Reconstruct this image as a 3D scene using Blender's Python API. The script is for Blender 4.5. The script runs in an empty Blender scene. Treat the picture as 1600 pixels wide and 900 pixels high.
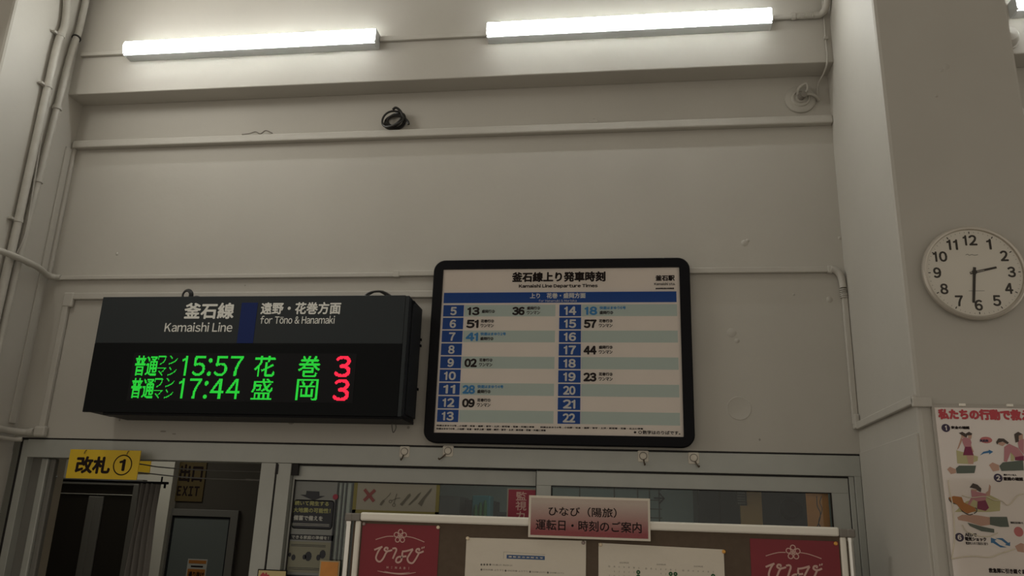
import bpy, bmesh, math, random
import numpy as np
from mathutils import Vector, Matrix
random.seed(7)
SC = bpy.context.scene
COL = SC.collection
PI = math.pi

# ------------------------------------------------------------------ camera
CAM = Vector((0.0, -5.0, 1.55))
CR = Vector((0.99049986, 0.13356997, 0.03269684))
CU = Vector((0.00702695, -0.28662383, 0.95801743))
CF = Vector((-0.13733406, 0.94868638, 0.28483945))
FPX = 1272.17
cd = bpy.data.cameras.new('camera')
cd.sensor_fit = 'HORIZONTAL'; cd.sensor_width = 36.0; cd.lens = FPX * 36.0 / 1600.0
cd.clip_start = 0.05; cd.clip_end = 100
cam = bpy.data.objects.new('camera', cd); COL.objects.link(cam)
mw = Matrix((CR, CU, -CF)).transposed().to_4x4(); mw.translation = CAM
cam.matrix_world = mw
SC.camera = cam

# ------------------------------------------------------------------ light & exposure
W = bpy.data.worlds.new('world'); SC.world = W; W.use_nodes = True
bg = W.node_tree.nodes['Background']
bg.inputs['Color'].default_value = (1.0, 0.90, 0.76, 1)
bg.inputs['Strength'].default_value = 0.475
SC.view_settings.view_transform = 'Standard'
SC.view_settings.look = 'None'
SC.view_settings.exposure = 0.0
SC.view_settings.gamma = 1.0
SC.view_settings.use_curve_mapping = False
TUBE_POWER = 34.0

def area(name, loc, sx, sy, power, color, rot=(0, 0, 0)):
    l = bpy.data.lights.new(name, 'AREA'); l.shape = 'RECTANGLE'; l.size = sx; l.size_y = sy
    l.energy = power; l.color = color
    o = bpy.data.objects.new(name, l); o.location = loc; o.rotation_euler = rot; COL.objects.link(o)
    return o
area('pillar_side_fill', (-3.98, -1.7, 5.1), 0.5, 1.2, 28, (1.0, 0.97, 0.88), (0, math.radians(-78), 0))  # added light out of view, brightens the right pillar's side face
area('office_fill', (-0.4, 1.5, 2.52), 1.2, 0.6, 4.5, (0.90, 1.0, 0.93))  # added fill light, no fixture, lifts the dim office
area('passage_fill', (-4.0, 1.05, 2.55), 0.8, 0.3, 4.2, (1.0, 0.96, 0.82))  # added fill light, no fixture, lifts the white passage wall

def at(px, py, y):
    d = CF + CR * ((px - 800) / FPX) + CU * ((450 - py) / FPX)
    return CAM + d * ((y - CAM.y) / d.y)

# ------------------------------------------------------------------ materials
def mat(name, col, rough=0.6, metal=0.0, emit=0.0, spec=0.5, bump=0.0, bscale=40.0, mottle=0.0, mscale=3.0, coat=0.0):
    m = bpy.data.materials.new(name); m.use_nodes = True
    nt = m.node_tree; b = nt.nodes['Principled BSDF']
    b.inputs['Base Color'].default_value = (*col, 1)
    b.inputs['Roughness'].default_value = rough
    b.inputs['Metallic'].default_value = metal
    b.inputs['Specular IOR Level'].default_value = spec
    b.inputs['Coat Weight'].default_value = coat
    b.inputs['Coat Roughness'].default_value = 0.08
    if emit:
        b.inputs['Emission Color'].default_value = (*col, 1)
        b.inputs['Emission Strength'].default_value = emit
    geo = nt.nodes.new('ShaderNodeNewGeometry')
    if mottle:
        n = nt.nodes.new('ShaderNodeTexNoise'); n.inputs['Scale'].default_value = mscale; n.inputs['Detail'].default_value = 6
        nt.links.new(geo.outputs['Position'], n.inputs['Vector'])
        r = nt.nodes.new('ShaderNodeValToRGB')
        r.color_ramp.elements[0].position = 0.3; r.color_ramp.elements[1].position = 0.7
        a = 1 - mottle
        r.color_ramp.elements[0].color = (col[0]*a, col[1]*a, col[2]*a, 1)
        r.color_ramp.elements[1].color = (*col, 1)
        nt.links.new(n.outputs['Fac'], r.inputs['Fac']); nt.links.new(r.outputs['Color'], b.inputs['Base Color'])
    if bump:
        n = nt.nodes.new('ShaderNodeTexNoise'); n.inputs['Scale'].default_value = bscale; n.inputs['Detail'].default_value = 4
        nt.links.new(geo.outputs['Position'], n.inputs['Vector'])
        bp = nt.nodes.new('ShaderNodeBump'); bp.inputs['Strength'].default_value = bump; bp.inputs['Distance'].default_value = 0.01
        nt.links.new(n.outputs['Fac'], bp.inputs['Height']); nt.links.new(bp.outputs['Normal'], b.inputs['Normal'])
    return m

def glass_mat(name, tint=(0.86, 0.9, 0.88), ior=1.45):
    m = bpy.data.materials.new(name); m.use_nodes = True
    nt = m.node_tree; nt.nodes.clear()
    o = nt.nodes.new('ShaderNodeOutputMaterial'); mx = nt.nodes.new('ShaderNodeMixShader')
    t = nt.nodes.new('ShaderNodeBsdfTransparent'); t.inputs['Color'].default_value = (*tint, 1)
    g = nt.nodes.new('ShaderNodeBsdfGlossy'); g.inputs['Roughness'].default_value = 0.03
    f = nt.nodes.new('ShaderNodeFresnel'); f.inputs['IOR'].default_value = ior
    nt.links.new(f.outputs['Fac'], mx.inputs['Fac']); nt.links.new(t.outputs[0], mx.inputs[1]); nt.links.new(g.outputs[0], mx.inputs[2])
    nt.links.new(mx.outputs[0], o.inputs['Surface'])
    return m

M = {}
M['paint'] = mat('painted_plaster', (0.51, 0.487, 0.440), 0.62, bump=0.12, bscale=14, mottle=0.07, mscale=1.7)
M['paint_low'] = M['paint']
M['duct'] = mat('painted_duct', (0.52, 0.497, 0.450), 0.5, bump=0.06, bscale=60, mottle=0.06, mscale=9)
M['pipe'] = mat('painted_pipe', (0.50, 0.477, 0.43), 0.45, bump=0.08, bscale=70, mottle=0.12, mscale=11)
M['smudge'] = mat('dirt_smudge', (0.30, 0.28, 0.25), 0.8)
M['floor'] = mat('floor_tile', (0.42, 0.39, 0.35), 0.4, mottle=0.2, mscale=5)
M['alu'] = mat('aluminium_frame', (0.43, 0.44, 0.41), 0.42, metal=0.25, bump=0.02, bscale=120, mottle=0.08, mscale=6)
M['alu_bright'] = mat('aluminium_edge', (0.93, 0.89, 0.80), 0.35, metal=0.0)
M['gap'] = mat('gasket_and_gap_shade', (0.012, 0.010, 0.010), 0.7)
M['tube'] = mat('lamp_diffuser', (0.98, 1.0, 0.965), 0.5, emit=TUBE_POWER)
M['lamp_body'] = mat('lamp_housing', (0.62, 0.64, 0.65), 0.4)
M['black'] = mat('black_plastic', (0.006, 0.006, 0.008), 0.45, spec=0.12)
M['screen'] = mat('led_screen', (0.004, 0.005, 0.006), 0.5, spec=0.12)
M['screen_in'] = mat('led_matrix_ground', (0.014, 0.014, 0.016), 0.6, spec=0.1)
M['slate'] = mat('slate_panel', (0.036, 0.042, 0.046), 0.6, spec=0.15)
M['slate_side'] = mat('slate_side', (0.018, 0.020, 0.024), 0.6, spec=0.15)
M['navy_stripe'] = mat('blue_stripe', (0.008, 0.022, 0.125), 0.5, spec=0.2)
M['lettering'] = mat('white_lettering', (0.80, 0.80, 0.76), 0.6)
M['green_led'] = mat('green_led', (0.010, 0.50, 0.030), 0.5, emit=1.0)
M['red_led'] = mat('red_led', (0.95, 0.014, 0.055), 0.5, emit=1.0)
M['paper'] = mat('timetable_paper', (0.95, 0.87, 0.80), 0.6, mottle=0.04, mscale=4)
M['pale_green'] = mat('timetable_stripe', (0.58, 0.68, 0.64), 0.6)
M['navy'] = mat('timetable_blue', (0.014, 0.085, 0.38), 0.6, spec=0.1)
M['ink'] = mat('black_ink', (0.022, 0.014, 0.014), 0.7, spec=0.1)
M['cyan_ink'] = mat('blue_ink', (0.03, 0.26, 0.60), 0.6)
M['acrylic'] = glass_mat('acrylic_cover', (1.0, 1.0, 1.0), 1.28)
M['glass'] = glass_mat('window_glass', (0.93, 0.96, 0.95))
M['yellow'] = mat('yellow_sign', (0.76, 0.51, 0.010), 0.5, mottle=0.06, mscale=8)
M['yellow_dim'] = mat('yellow_board', (0.85, 0.55, 0.03), 0.6)
M['clock_rim'] = mat('clock_rim', (0.55, 0.51, 0.45), 0.32, metal=0.55)
M['clock_face'] = mat('clock_face', (0.84, 0.81, 0.75), 0.6)
M['clock_ink'] = mat('clock_ink', (0.045, 0.038, 0.032), 0.6)
M['cork'] = mat('brown_board', (0.14, 0.105, 0.078), 0.9, spec=0.1, mottle=0.12, mscale=30)
M['red_poster'] = mat('crimson_paper', (0.25, 0.012, 0.024), 0.42, mottle=0.08, mscale=5)
M['logo_pink'] = mat('pale_pink_ink', (0.66, 0.42, 0.37), 0.6)
M['sheet'] = mat('laminated_sheet', (0.72, 0.65, 0.54), 0.22, bump=0.5, bscale=9, coat=0.6)
M['bluebox'] = mat('blue_box_ink', (0.05, 0.11, 0.26), 0.5)
M['green_ink'] = mat('green_ink', (0.015, 0.10, 0.03), 0.6)
M['grey_ink'] = mat('grey_ink', (0.16, 0.145, 0.12), 0.6)
M['bracket'] = mat('grey_bracket', (0.23, 0.21, 0.185), 0.5)
M['chrome'] = mat('chrome', (0.75, 0.74, 0.70), 0.2, metal=0.9)
M['pin_orange'] = mat('orange_pin', (0.85, 0.42, 0.08), 0.35)
M['pin_cream'] = mat('cream_pin', (0.95, 0.80, 0.58), 0.35)
M['pin_grey'] = mat('grey_pin', (0.35, 0.27, 0.25), 0.4)
M['poster_white'] = mat('poster_white', (0.84, 0.77, 0.73), 0.45, mottle=0.03)
M['film'] = glass_mat('clear_film', (1.0, 0.995, 0.98), 1.2)
M['poster_red'] = mat('poster_red', (0.52, 0.05, 0.07), 0.5)
M['poster_navy'] = mat('poster_navy', (0.035, 0.02, 0.06), 0.5)
M['skin'] = mat('printed_skin', (0.55, 0.33, 0.25), 0.5)
M['pink'] = mat('printed_pink', (0.52, 0.22, 0.25), 0.5)
M['magenta'] = mat('printed_magenta', (0.22, 0.015, 0.07), 0.5)
M['hair'] = mat('printed_hair', (0.06, 0.04, 0.03), 0.5)
M['cloth_green'] = mat('printed_green_cloth', (0.10, 0.125, 0.10), 0.5)
M['pale_yellow'] = mat('printed_yellow', (0.52, 0.48, 0.25), 0.5)
M['print_blue'] = mat('printed_blue', (0.03, 0.16, 0.36), 0.5)
M['print_coral'] = mat('printed_coral', (0.55, 0.16, 0.16), 0.5)
M['print_orange'] = mat('printed_orange', (0.45, 0.17, 0.03), 0.5)
M['cable_black'] = mat('black_cable', (0.018, 0.017, 0.016), 0.4)
M['cable_grey'] = mat('grey_cable', (0.10, 0.095, 0.085), 0.5)
M['hook_clear'] = mat('hook_base', (0.74, 0.69, 0.60), 0.3)
M['hook_metal'] = mat('hook_metal', (0.10, 0.075, 0.05), 0.4, metal=0.4)
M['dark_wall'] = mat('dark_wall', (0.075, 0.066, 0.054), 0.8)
M['passage_white'] = mat('passage_white', (0.78, 0.75, 0.66), 0.7)
M['dark_door'] = mat('dark_glazing', (0.022, 0.018, 0.014), 0.4)
M['grey_metal'] = mat('grey_metal', (0.17, 0.165, 0.15), 0.5)
M['curtain'] = mat('grey_curtain', (0.25, 0.235, 0.22), 0.8)
M['door_panel'] = mat('blue_grey_panel', (0.14, 0.16, 0.155), 0.5)
M['exit_board'] = mat('exit_board', (0.11, 0.075, 0.02), 0.6)
M['office_wall'] = mat('office_wall', (0.42, 0.47, 0.43), 0.8)
M['office_dark'] = mat('office_dark', (0.035, 0.035, 0.035), 0.6)
M['teal'] = mat('teal_plastic', (0.06, 0.22, 0.24), 0.5)
M['leaf_green'] = mat('green_plastic', (0.04, 0.17, 0.05), 0.5)
M['olive'] = mat('olive_yellow_tape', (0.24, 0.21, 0.06), 0.6)
M['sign_cream'] = mat('cream_sign', (0.34, 0.32, 0.26), 0.5)
M['x_red'] = mat('dark_red_ink', (0.26, 0.07, 0.07), 0.6)
M['tool_grey'] = mat('tool_ink', (0.14, 0.13, 0.10), 0.6)
M['cam_red'] = mat('camera_sign_red', (0.32, 0.02, 0.05), 0.45)
M['orange'] = mat('orange_sheet', (0.80, 0.33, 0.07), 0.5, mottle=0.15, mscale=12)
M['brown_panel'] = mat('brown_panel', (0.55, 0.33, 0.13), 0.6)
M['quake_dark'] = mat('quake_dark', (0.014, 0.016, 0.024), 0.45)
M['quake_pale'] = mat('quake_pale', (0.24, 0.25, 0.24), 0.5)
M['quake_cream'] = mat('quake_cream', (0.24, 0.235, 0.17), 0.5)
M['quake_yellow'] = mat('quake_yellow', (0.36, 0.36, 0.13), 0.5)
M['quake_white'] = mat('quake_white', (0.48, 0.48, 0.44), 0.5)

def gradient_mat(name, z0, z1, c0, c1, rough=0.25):
    m = mat(name, c0, rough, bump=0.45, bscale=14, coat=0.5); nt = m.node_tree
    g = nt.nodes.new('ShaderNodeTexCoord'); s = nt.nodes.new('ShaderNodeSeparateXYZ')
    mr = nt.nodes.new('ShaderNodeMapRange'); mr.inputs['From Min'].default_value = z0; mr.inputs['From Max'].default_value = z1
    r = nt.nodes.new('ShaderNodeValToRGB'); r.color_ramp.elements[0].color = (*c0, 1); r.color_ramp.elements[1].color = (*c1, 1)
    r.color_ramp.elements[0].position = 0.12; r.color_ramp.elements[1].position = 0.9
    nt.links.new(g.outputs['Object'], s.inputs[0]); nt.links.new(s.outputs['Z'], mr.inputs['Value'])
    nt.links.new(mr.outputs[0], r.inputs['Fac']); nt.links.new(r.outputs['Color'], nt.nodes['Principled BSDF'].inputs['Base Color'])
    return m

# ------------------------------------------------------------------ mesh helpers (everything is given in world metres)
class G:
    def __init__(s): s.v = []; s.f = []; s.sm = []
    def add(s, vs, fs, smooth=False):
        n = len(s.v); s.v += [tuple(v) for v in vs]; s.f += [tuple(i + n for i in f) for f in fs]; s.sm += [smooth] * len(fs); return s
    def box(s, x0, x1, y0, y1, z0, z1, bev=0.0):
        x0, x1 = sorted((x0, x1)); y0, y1 = sorted((y0, y1)); z0, z1 = sorted((z0, z1))
        bm = bmesh.new(); bmesh.ops.create_cube(bm, size=1)
        for v in bm.verts:
            v.co = Vector(((x0+x1)/2 + v.co.x*(x1-x0), (y0+y1)/2 + v.co.y*(y1-y0), (z0+z1)/2 + v.co.z*(z1-z0)))
        if bev: bmesh.ops.bevel(bm, geom=bm.edges[:], offset=min(bev, 0.45*min(x1-x0, y1-y0, z1-z0)), segments=2, affect='EDGES', profile=0.5)
        bm.verts.index_update()
        s.add([v.co.copy() for v in bm.verts], [[v.index for v in f.verts] for f in bm.faces]); bm.free(); return s
    def tube(s, pts, r, seg=10, caps=True, closed=False):
        pts = [Vector(p) for p in pts]; n = len(pts); rs = r if isinstance(r, (list, tuple)) else [r]*n
        vs = []; prev = None
        for i, p in enumerate(pts):
            if closed: t = (pts[(i+1) % n] - pts[i-1]).normalized()
            else: t = (pts[min(i+1, n-1)] - pts[max(i-1, 0)]).normalized()
            if prev is None:
                a = Vector((0, 0, 1)) if abs(t.z) < 0.9 else Vector((0, 1, 0)); prev = (a - t*a.dot(t)).normalized()
            else: prev = (prev - t*prev.dot(t)).normalized()
            b = t.cross(prev)
            for k in range(seg):
                a = 2*PI*k/seg; vs.append(p + (prev*math.cos(a) + b*math.sin(a))*rs[i])
        fs = []
        for i in range(n if closed else n-1):
            j = (i+1) % n
            for k in range(seg):
                l = (k+1) % seg; fs.append((i*seg+k, i*seg+l, j*seg+l, j*seg+k))
        s.add(vs, fs, True)
        if caps and not closed:
            m = len(s.v) - len(vs); s.f.append(tuple(m+k for k in range(seg-1, -1, -1))); s.f.append(tuple(m+(n-1)*seg+k for k in range(seg))); s.sm += [False, False]
        return s
    def lathe(s, c, prof, seg=48, axis='y'):
        # prof: (radius, offset along -y)
        vs = []; m = len(prof)
        for k in range(seg):
            a = 2*PI*k/seg
            for (r, o) in prof: vs.append((c[0] + r*math.cos(a), c[1] - o, c[2] + r*math.sin(a)))
        fs = []
        for k in range(seg):
            l = (k+1) % seg
            for i in range(m-1): fs.append((k*m+i, l*m+i, l*m+i+1, k*m+i+1))
        return s.add(vs, fs, True)
    def rrect(s, x0, x1, z0, z1, y0, y1, r, hole=None, hr=0.004, seg=8):
        def loop(x0, x1, z0, z1, r):
            o = []
            for (cx, cz, a0) in ((x1-r, z1-r, 0), (x0+r, z1-r, 90), (x0+r, z0+r, 180), (x1-r, z0+r, 270)):
                for k in range(seg+1):
                    a = math.radians(a0 + 90*k/seg); o.append((cx + r*math.cos(a), cz + r*math.sin(a)))
            return o
        O = loop(x0, x1, z0, z1, r); n = len(O); c = 0.006
        Oi = loop(x0+c, x1-c, z0+c, z1-c, max(r-c, 0.001))
        rings = [[(x, y1, z) for x, z in O], [(x, y0+c, z) for x, z in O], [(x, y0, z) for x, z in Oi]]
        if hole:
            H = loop(*hole, hr); rings += [[(x, y0, z) for x, z in H], [(x, y1, z) for x, z in H]]
        vs = [v for R_ in rings for v in R_]; fs = []
        for i in range(len(rings)-1):
            for k in range(n):
                l = (k+1) % n; fs.append((i*n+k, i*n+l, (i+1)*n+l, (i+1)*n+k))
        if not hole: fs.append(tuple(2*n+k for k in range(n))); fs.append(tuple(n-1-k for k in range(n)))
        return s.add(vs, fs)
    def poly(s, pts, y, t=0.0):
        # flat printed shape in the plane y, drawn from (x, z) points
        return s.add([(p[0], y, p[1]) for p in pts], [tuple(range(len(pts)))])
    def disc(s, cx, cz, r, y, seg=20, rz=None):
        rz = rz or r
        return s.poly([(cx + r*math.cos(2*PI*k/seg), cz + rz*math.sin(2*PI*k/seg)) for k in range(seg)], y)
    def ring(s, cx, cz, r0, r1, y, seg=32):
        vs = []; fs = []
        for k in range(seg):
            a = 2*PI*k/seg; vs += [(cx + r0*math.cos(a), y, cz + r0*math.sin(a)), (cx + r1*math.cos(a), y, cz + r1*math.sin(a))]
        for k in range(seg):
            l = (k+1) % seg; fs.append((2*k, 2*k+1, 2*l+1, 2*l))
        return s.add(vs, fs)
    def stroke(s, pts, w, y, smooth=True, taper=False):
        pts = [Vector((p[0], 0, p[1])) for p in pts]
        if smooth and len(pts) > 2: pts = spline(pts, 5)
        n = len(pts); vs = []
        for i, p in enumerate(pts):
            t = (pts[min(i+1, n-1)] - pts[max(i-1, 0)]).normalized(); nrm = Vector((-t.z, 0, t.x))
            h = w/2 * (1 if not taper else math.sin(PI*(0.12+0.76*i/(n-1))))
            vs += [(p.x + nrm.x*h, y, p.z + nrm.z*h), (p.x - nrm.x*h, y, p.z - nrm.z*h)]
        return s.add(vs, [(2*i, 2*i+1, 2*i+3, 2*i+2) for i in range(n-1)])

def spline(pts, k=6):
    pts = [Vector(p) for p in pts]; o = []
    P = [pts[0]*2 - pts[1]] + pts + [pts[-1]*2 - pts[-2]]
    for i in range(1, len(P)-2):
        a, b, c, d = P[i-1:i+3]
        for j in range(k):
            t = j/k; o.append(0.5*((2*b) + (c-a)*t + (2*a-5*b+4*c-d)*t*t + (3*b-a-3*c+d)*t**3))
    o.append(pts[-1]); return o

def tag(o, label=None, cat=None, group=None, kind=None):
    if label: o['label'] = label
    if cat: o['category'] = cat
    if group: o['group'] = group
    if kind: o['kind'] = kind
    return o
def wloc(o):
    v = Vector((0, 0, 0))
    while o: v += o.location; o = o.parent
    return v
def obj(name, g, m, parent=None, label=None, origin=None, kind=None):
    me = bpy.data.meshes.new(name)
    if origin is None:
        if parent is None and g.v:
            a = np.array(g.v); origin = Vector(((a[:, 0].min()+a[:, 0].max())/2, (a[:, 1].min()+a[:, 1].max())/2, a[:, 2].min()))
        else: origin = Vector((0, 0, 0))
    off = wloc(parent) if parent else Vector(origin)
    me.from_pydata([(x-off.x, y-off.y, z-off.z) for x, y, z in g.v], [], g.f)
    me.polygons.foreach_set('use_smooth', g.sm); me.materials.append(m); me.update()
    if any(g.sm):
        try: me.set_sharp_from_angle(angle=math.radians(38))
        except Exception: pass
    o = bpy.data.objects.new(name, me); COL.objects.link(o)
    if parent: o.parent = parent
    else: o.location = off
    if label: o['label'] = label
    if kind: o['kind'] = kind
    return o
def thing(name, loc, label, cat, group=None, kind=None):
    o = bpy.data.objects.new(name, None); o.empty_display_size = 0.05; o.location = loc; COL.objects.link(o)
    return tag(o, label, cat, group, kind)
def struct(name, g, m, parent=None):
    o = obj(name, g, m, parent)
    if parent is None: o['kind'] = 'structure'
    return o

# ------------------------------------------------------------------ lettering
_gc = {}
_fc = bpy.data.curves.new('lettering_source', 'FONT'); _fc.resolution_u = 3
_fo = bpy.data.objects.new('lettering_source', _fc); COL.objects.link(_fo)
def glyph(ch):
    if ch in _gc: return _gc[ch]
    if ch == '1':   # plain figure one without a foot
        v = np.array([(.235, 0), (.315, 0), (.315, .733), (.255, .733), (.235, .66), (.10, .60), (.10, .535), (.235, .575)])
        _gc[ch] = (v, np.array([(0, 1, 7), (1, 2, 7), (2, 4, 7), (2, 3, 4), (4, 5, 7), (5, 6, 7)])); return _gc[ch]
    c = ch
    if 0x21 <= ord(ch) <= 0x7e: c = chr(ord(ch) + 0xFEE0)
    _fc.body = c
    bpy.context.view_layer.update()
    dg = bpy.context.evaluated_depsgraph_get()
    me = _fo.evaluated_get(dg).to_mesh(); me.calc_loop_triangles()
    v = np.array([(q.co.x, q.co.y) for q in me.vertices]).reshape(-1, 2)
    t = np.array([tuple(q.vertices) for q in me.loop_triangles], dtype=int).reshape(-1, 3)
    if len(t):
        a, b, c_ = v[t[:, 0]], v[t[:, 1]], v[t[:, 2]]
        cr = (b[:, 0]-a[:, 0])*(c_[:, 1]-a[:, 1]) - (b[:, 1]-a[:, 1])*(c_[:, 0]-a[:, 0])
        t[cr < 0] = t[cr < 0][:, ::-1]
    _fo.evaluated_get(dg).to_mesh_clear()
    _gc[ch] = (v, t); return _gc[ch]
def layout(s, gap=0.09, vertical=False, cjk=1.0):
    x = 0.0; V = []; T = []; n = 0; yy = 0.0
    for ch in s:
        if ch in ' 　':
            x += 0.28 if ch == ' ' else cjk; yy -= 0.5; continue
        v, t = glyph(ch)
        if not len(v): continue
        asc = 0x21 <= ord(ch) <= 0x7e
        if asc and not vertical:
            w = v[:, 0].max()-v[:, 0].min(); q = v.copy(); q[:, 0] += x - v[:, 0].min()
            if ch == '1': w = max(w, 0.34)
            x += w + gap
        else:
            q = v.copy(); q[:, 0] += x if not vertical else 0; q[:, 1] += yy if vertical else 0
            x += cjk; yy -= 1.0
        V.append(q); T.append(t + n); n += len(q)
    return np.vstack(V), np.vstack(T)
def put(g, s, x0, x1, z0, z1, y, bold=0.0, gap=0.09, vertical=False, slant=0.0, cjk=1.0):
    V, T = layout(s, gap, vertical, cjk); mn = V.min(0); mx = V.max(0)
    sx = (x1-x0-bold)/max(mx[0]-mn[0], 1e-6); sz = (z1-z0-bold)/max(mx[1]-mn[1], 1e-6)
    offs = [(0, 0)] if not bold else [(math.cos(a)*bold/2, math.sin(a)*bold/2) for a in [i*PI/4 for i in range(8)]]
    for k, (dx, dz) in enumerate(offs):
        X = x0 + bold/2 + (V[:, 0]-mn[0])*sx + dx; Z = z0 + bold/2 + (V[:, 1]-mn[1])*sz + dz
        X = X + slant*(Z-z0)
        g.add([(a, y - k*0.00003, b) for a, b in zip(X, Z)], [tuple(t) for t in T.tolist()])
    return g
def led(g, s, x0, x1, z0, z1, y, rows=26, bold=0.0, gap=0.1, vertical=False, fill=0.94):
    # the lit dots of a dot matrix: every cell whose centre falls inside the lettering
    V, T = layout(s, gap, vertical); mn = V.min(0); mx = V.max(0)
    X = x0 + (V[:, 0]-mn[0])*(x1-x0)/(mx[0]-mn[0]); Z = z0 + (V[:, 1]-mn[1])*(z1-z0)/(mx[1]-mn[1])
    p = 0.005; nx = int(round((x1-x0)/p)); nz = int(round((z1-z0)/p)); on = np.zeros((nx, nz), bool)
    gx = x0 + (np.arange(nx)+.5)*(x1-x0)/nx; gz = z0 + (np.arange(nz)+.5)*(z1-z0)/nz
    Q = np.stack(np.meshgrid(gx, gz, indexing='ij'), -1)
    offs = [(0, 0)] if not bold else [(bold, 0), (-bold, 0), (0, bold), (0, -bold)]
    for t in T:
        a, b, c = [(X[i], Z[i]) for i in t]
        for dx, dz in offs:
            def e(p_, q_): return (q_[0]-p_[0])*(Q[..., 1]-dz-p_[1]) - (q_[1]-p_[1])*(Q[..., 0]-dx-p_[0])
            on |= (e(a, b) >= 0) & (e(b, c) >= 0) & (e(c, a) >= 0)
    h = p*fill/2
    for i, k in zip(*np.nonzero(on)):
        g.add([(gx[i]-h, y, gz[k]-h), (gx[i]+h, y, gz[k]-h), (gx[i]+h, y, gz[k]+h), (gx[i]-h, y, gz[k]+h)], [(0, 1, 2, 3)])
    return g

# ------------------------------------------------------------------ the room
XL, XR = -4.04, 1.340          # faces of the two pillars towards the bay
H = 5.6
struct('floor', G().box(-8, 8, -9, 4, -0.1, 0), M['floor'])
struct('ceiling', G().box(-8, 8, -9, 0.2, H, H+0.1), M['paint'])
g = G().box(-8, XL-0.66, 0, 0.16, 0, H).box(XR+0.66, 8, 0, 0.16, 0, H)
g.box(XL-0.7, XR+0.7, 0, 0.16, 2.034, H)
g.box(-2.19, XR+0.1, 0.0, 0.16, 0, 0.95)
struct('wall_front', g, M['paint'])
struct('wall_left', G().box(XL-0.70, XL, -0.81, 0.02, 0, H, 0.02), M['paint'])
struct('wall_right', G().box(XR, XR+0.672, -1.0, 0.02, 0, H, 0.02), M['paint'])
# overhanging concrete beam above the bay, its soffit and the picture-rail moulding
struct('trim_1', G().box(-8, 8, -0.17, 0.0, 4.505, H, 0.006), M['paint'])
struct('trim_2', G().box(XL+0.015, XR, -0.048, 0, 4.138, 4.196, 0.008).box(XR+0.67, 8, -0.048, 0, 4.138, 4.196, 0.008), M['paint'])
struct('trim_3', G().box(XL, XL+0.030, -0.030, 0, 3.17, 4.20, 0.008), M['paint'])
struct('trim_12', G().box(XL, XL+0.012, -0.090, -0.032, 2.12, 4.13, 0.004), M['paint'])
g = G().box(XR-0.010, XR+0.004, -0.985, -0.012, 0.0, 2.043, 0.004)
struct('trim_4', g, M['paint'])
# plaster flaws on the big wall
g = G()
for (px, py, y, r) in ((183, 397, 0, .012), (1163, 380, 0, .022), (1168, 376, 0, .012), (1296, 468, 0, .02), (1312, 372, 0, .012), (1240, 460, 0, .008)):
    p = at(px, py, y); g.lathe((p.x, y, p.z), [(r, 0), (r*.7, .003), (r*.2, .005), (0.0005, .005)], 12)
struct('trim_7', g, M['paint'])
g = G()
for (px, py, w, h) in ((183, 396, 7, 3), (187, 656, 4, 5), (255, 674, 12, 3), (272, 678, 8, 2), (409, 657, 9, 8), (455, 661, 10, 5), (616, 655, 4, 5), (638, 668, 5, 5), (1187, 687, 3, 4), (383, 446, 2, 3), (928, 186, 3, 2)):
    a = at(px, py, -.001); g.disc(a.x, a.z, w*.0019, -.0012, 9, h*.0019)
struct('trim_11', g, M['smudge'])
g = G()
for px, py, r in ((1478, 104, .018), (1470, 110, .010), (1463, 150, .008)):
    a = at(px, py, -1.0); g.lathe((a.x, -1.0, a.z), [(r, 0), (r*.6, .004), (0.0005, .005)], 12)
struct('trim_8', g, M['paint'])
g = G(); a = at(1155, 638, 0); g.lathe((a.x, 0, a.z), [(.072, 0), (.068, .0025), (.062, .001), (.0005, .001)], 28)
struct('trim_9', g, M['paint'])
g = G(); a = at(1143, 520, 0)
g.lathe((a.x, 0, a.z), [(.03, 0), (.02, .004), (.0005, .005)], 14); g.lathe((a.x+.03, 0, a.z-.05), [(.016, 0), (.01, .004), (.0005, .005)], 10)
struct('trim_10', g, M['paint'])

# aluminium head rail over the doorway and the ticket window
g = G().box(-3.93, 1.331, -0.012, 0.12, 1.908, 2.024, 0.003)
struct('trim_5', g, M['alu'])
struct('trim_6', G().box(-3.99, 1.345, 0.0, 0.13, 2.022, 2.036).box(1.331, 1.347, 0.0, 0.05, 0.9, 2.03).box(-3.99, -3.966, 0.0, .05, 0, 2.02), M['gap'])  # dark strips stand in for the shadow line in the frame gaps

# ------------------------------------------------------------------ doorway on the left
d = thing('door_1', (-3.1, 0.05, 0), None, None, kind='structure')
obj('jamb', G().box(-3.966, -3.915, -0.01, 0.10, 0, 2.02, 0.003), M['alu'], d)
obj('track_side', G().box(-3.915, -3.84, 0.05, 0.10, 0, 1.908), M['grey_metal'], d)
obj('stile', G().box(-3.84, -3.79, 0.03, 0.08, 0, 1.905, 0.008), M['alu'], d)
obj('stile', G().box(-3.79, -3.75, 0.05, 0.09, 0, 1.905, 0.008), M['grey_metal'], d)
obj('jamb', G().box(-2.285, -2.188, -0.008, 0.11, 0, 1.907, 0.003), M['alu'], d)
obj('gasket', G().box(-2.188, -2.170, 0.0, 0.05, 0, 1.907), M['gap'], d)

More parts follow.
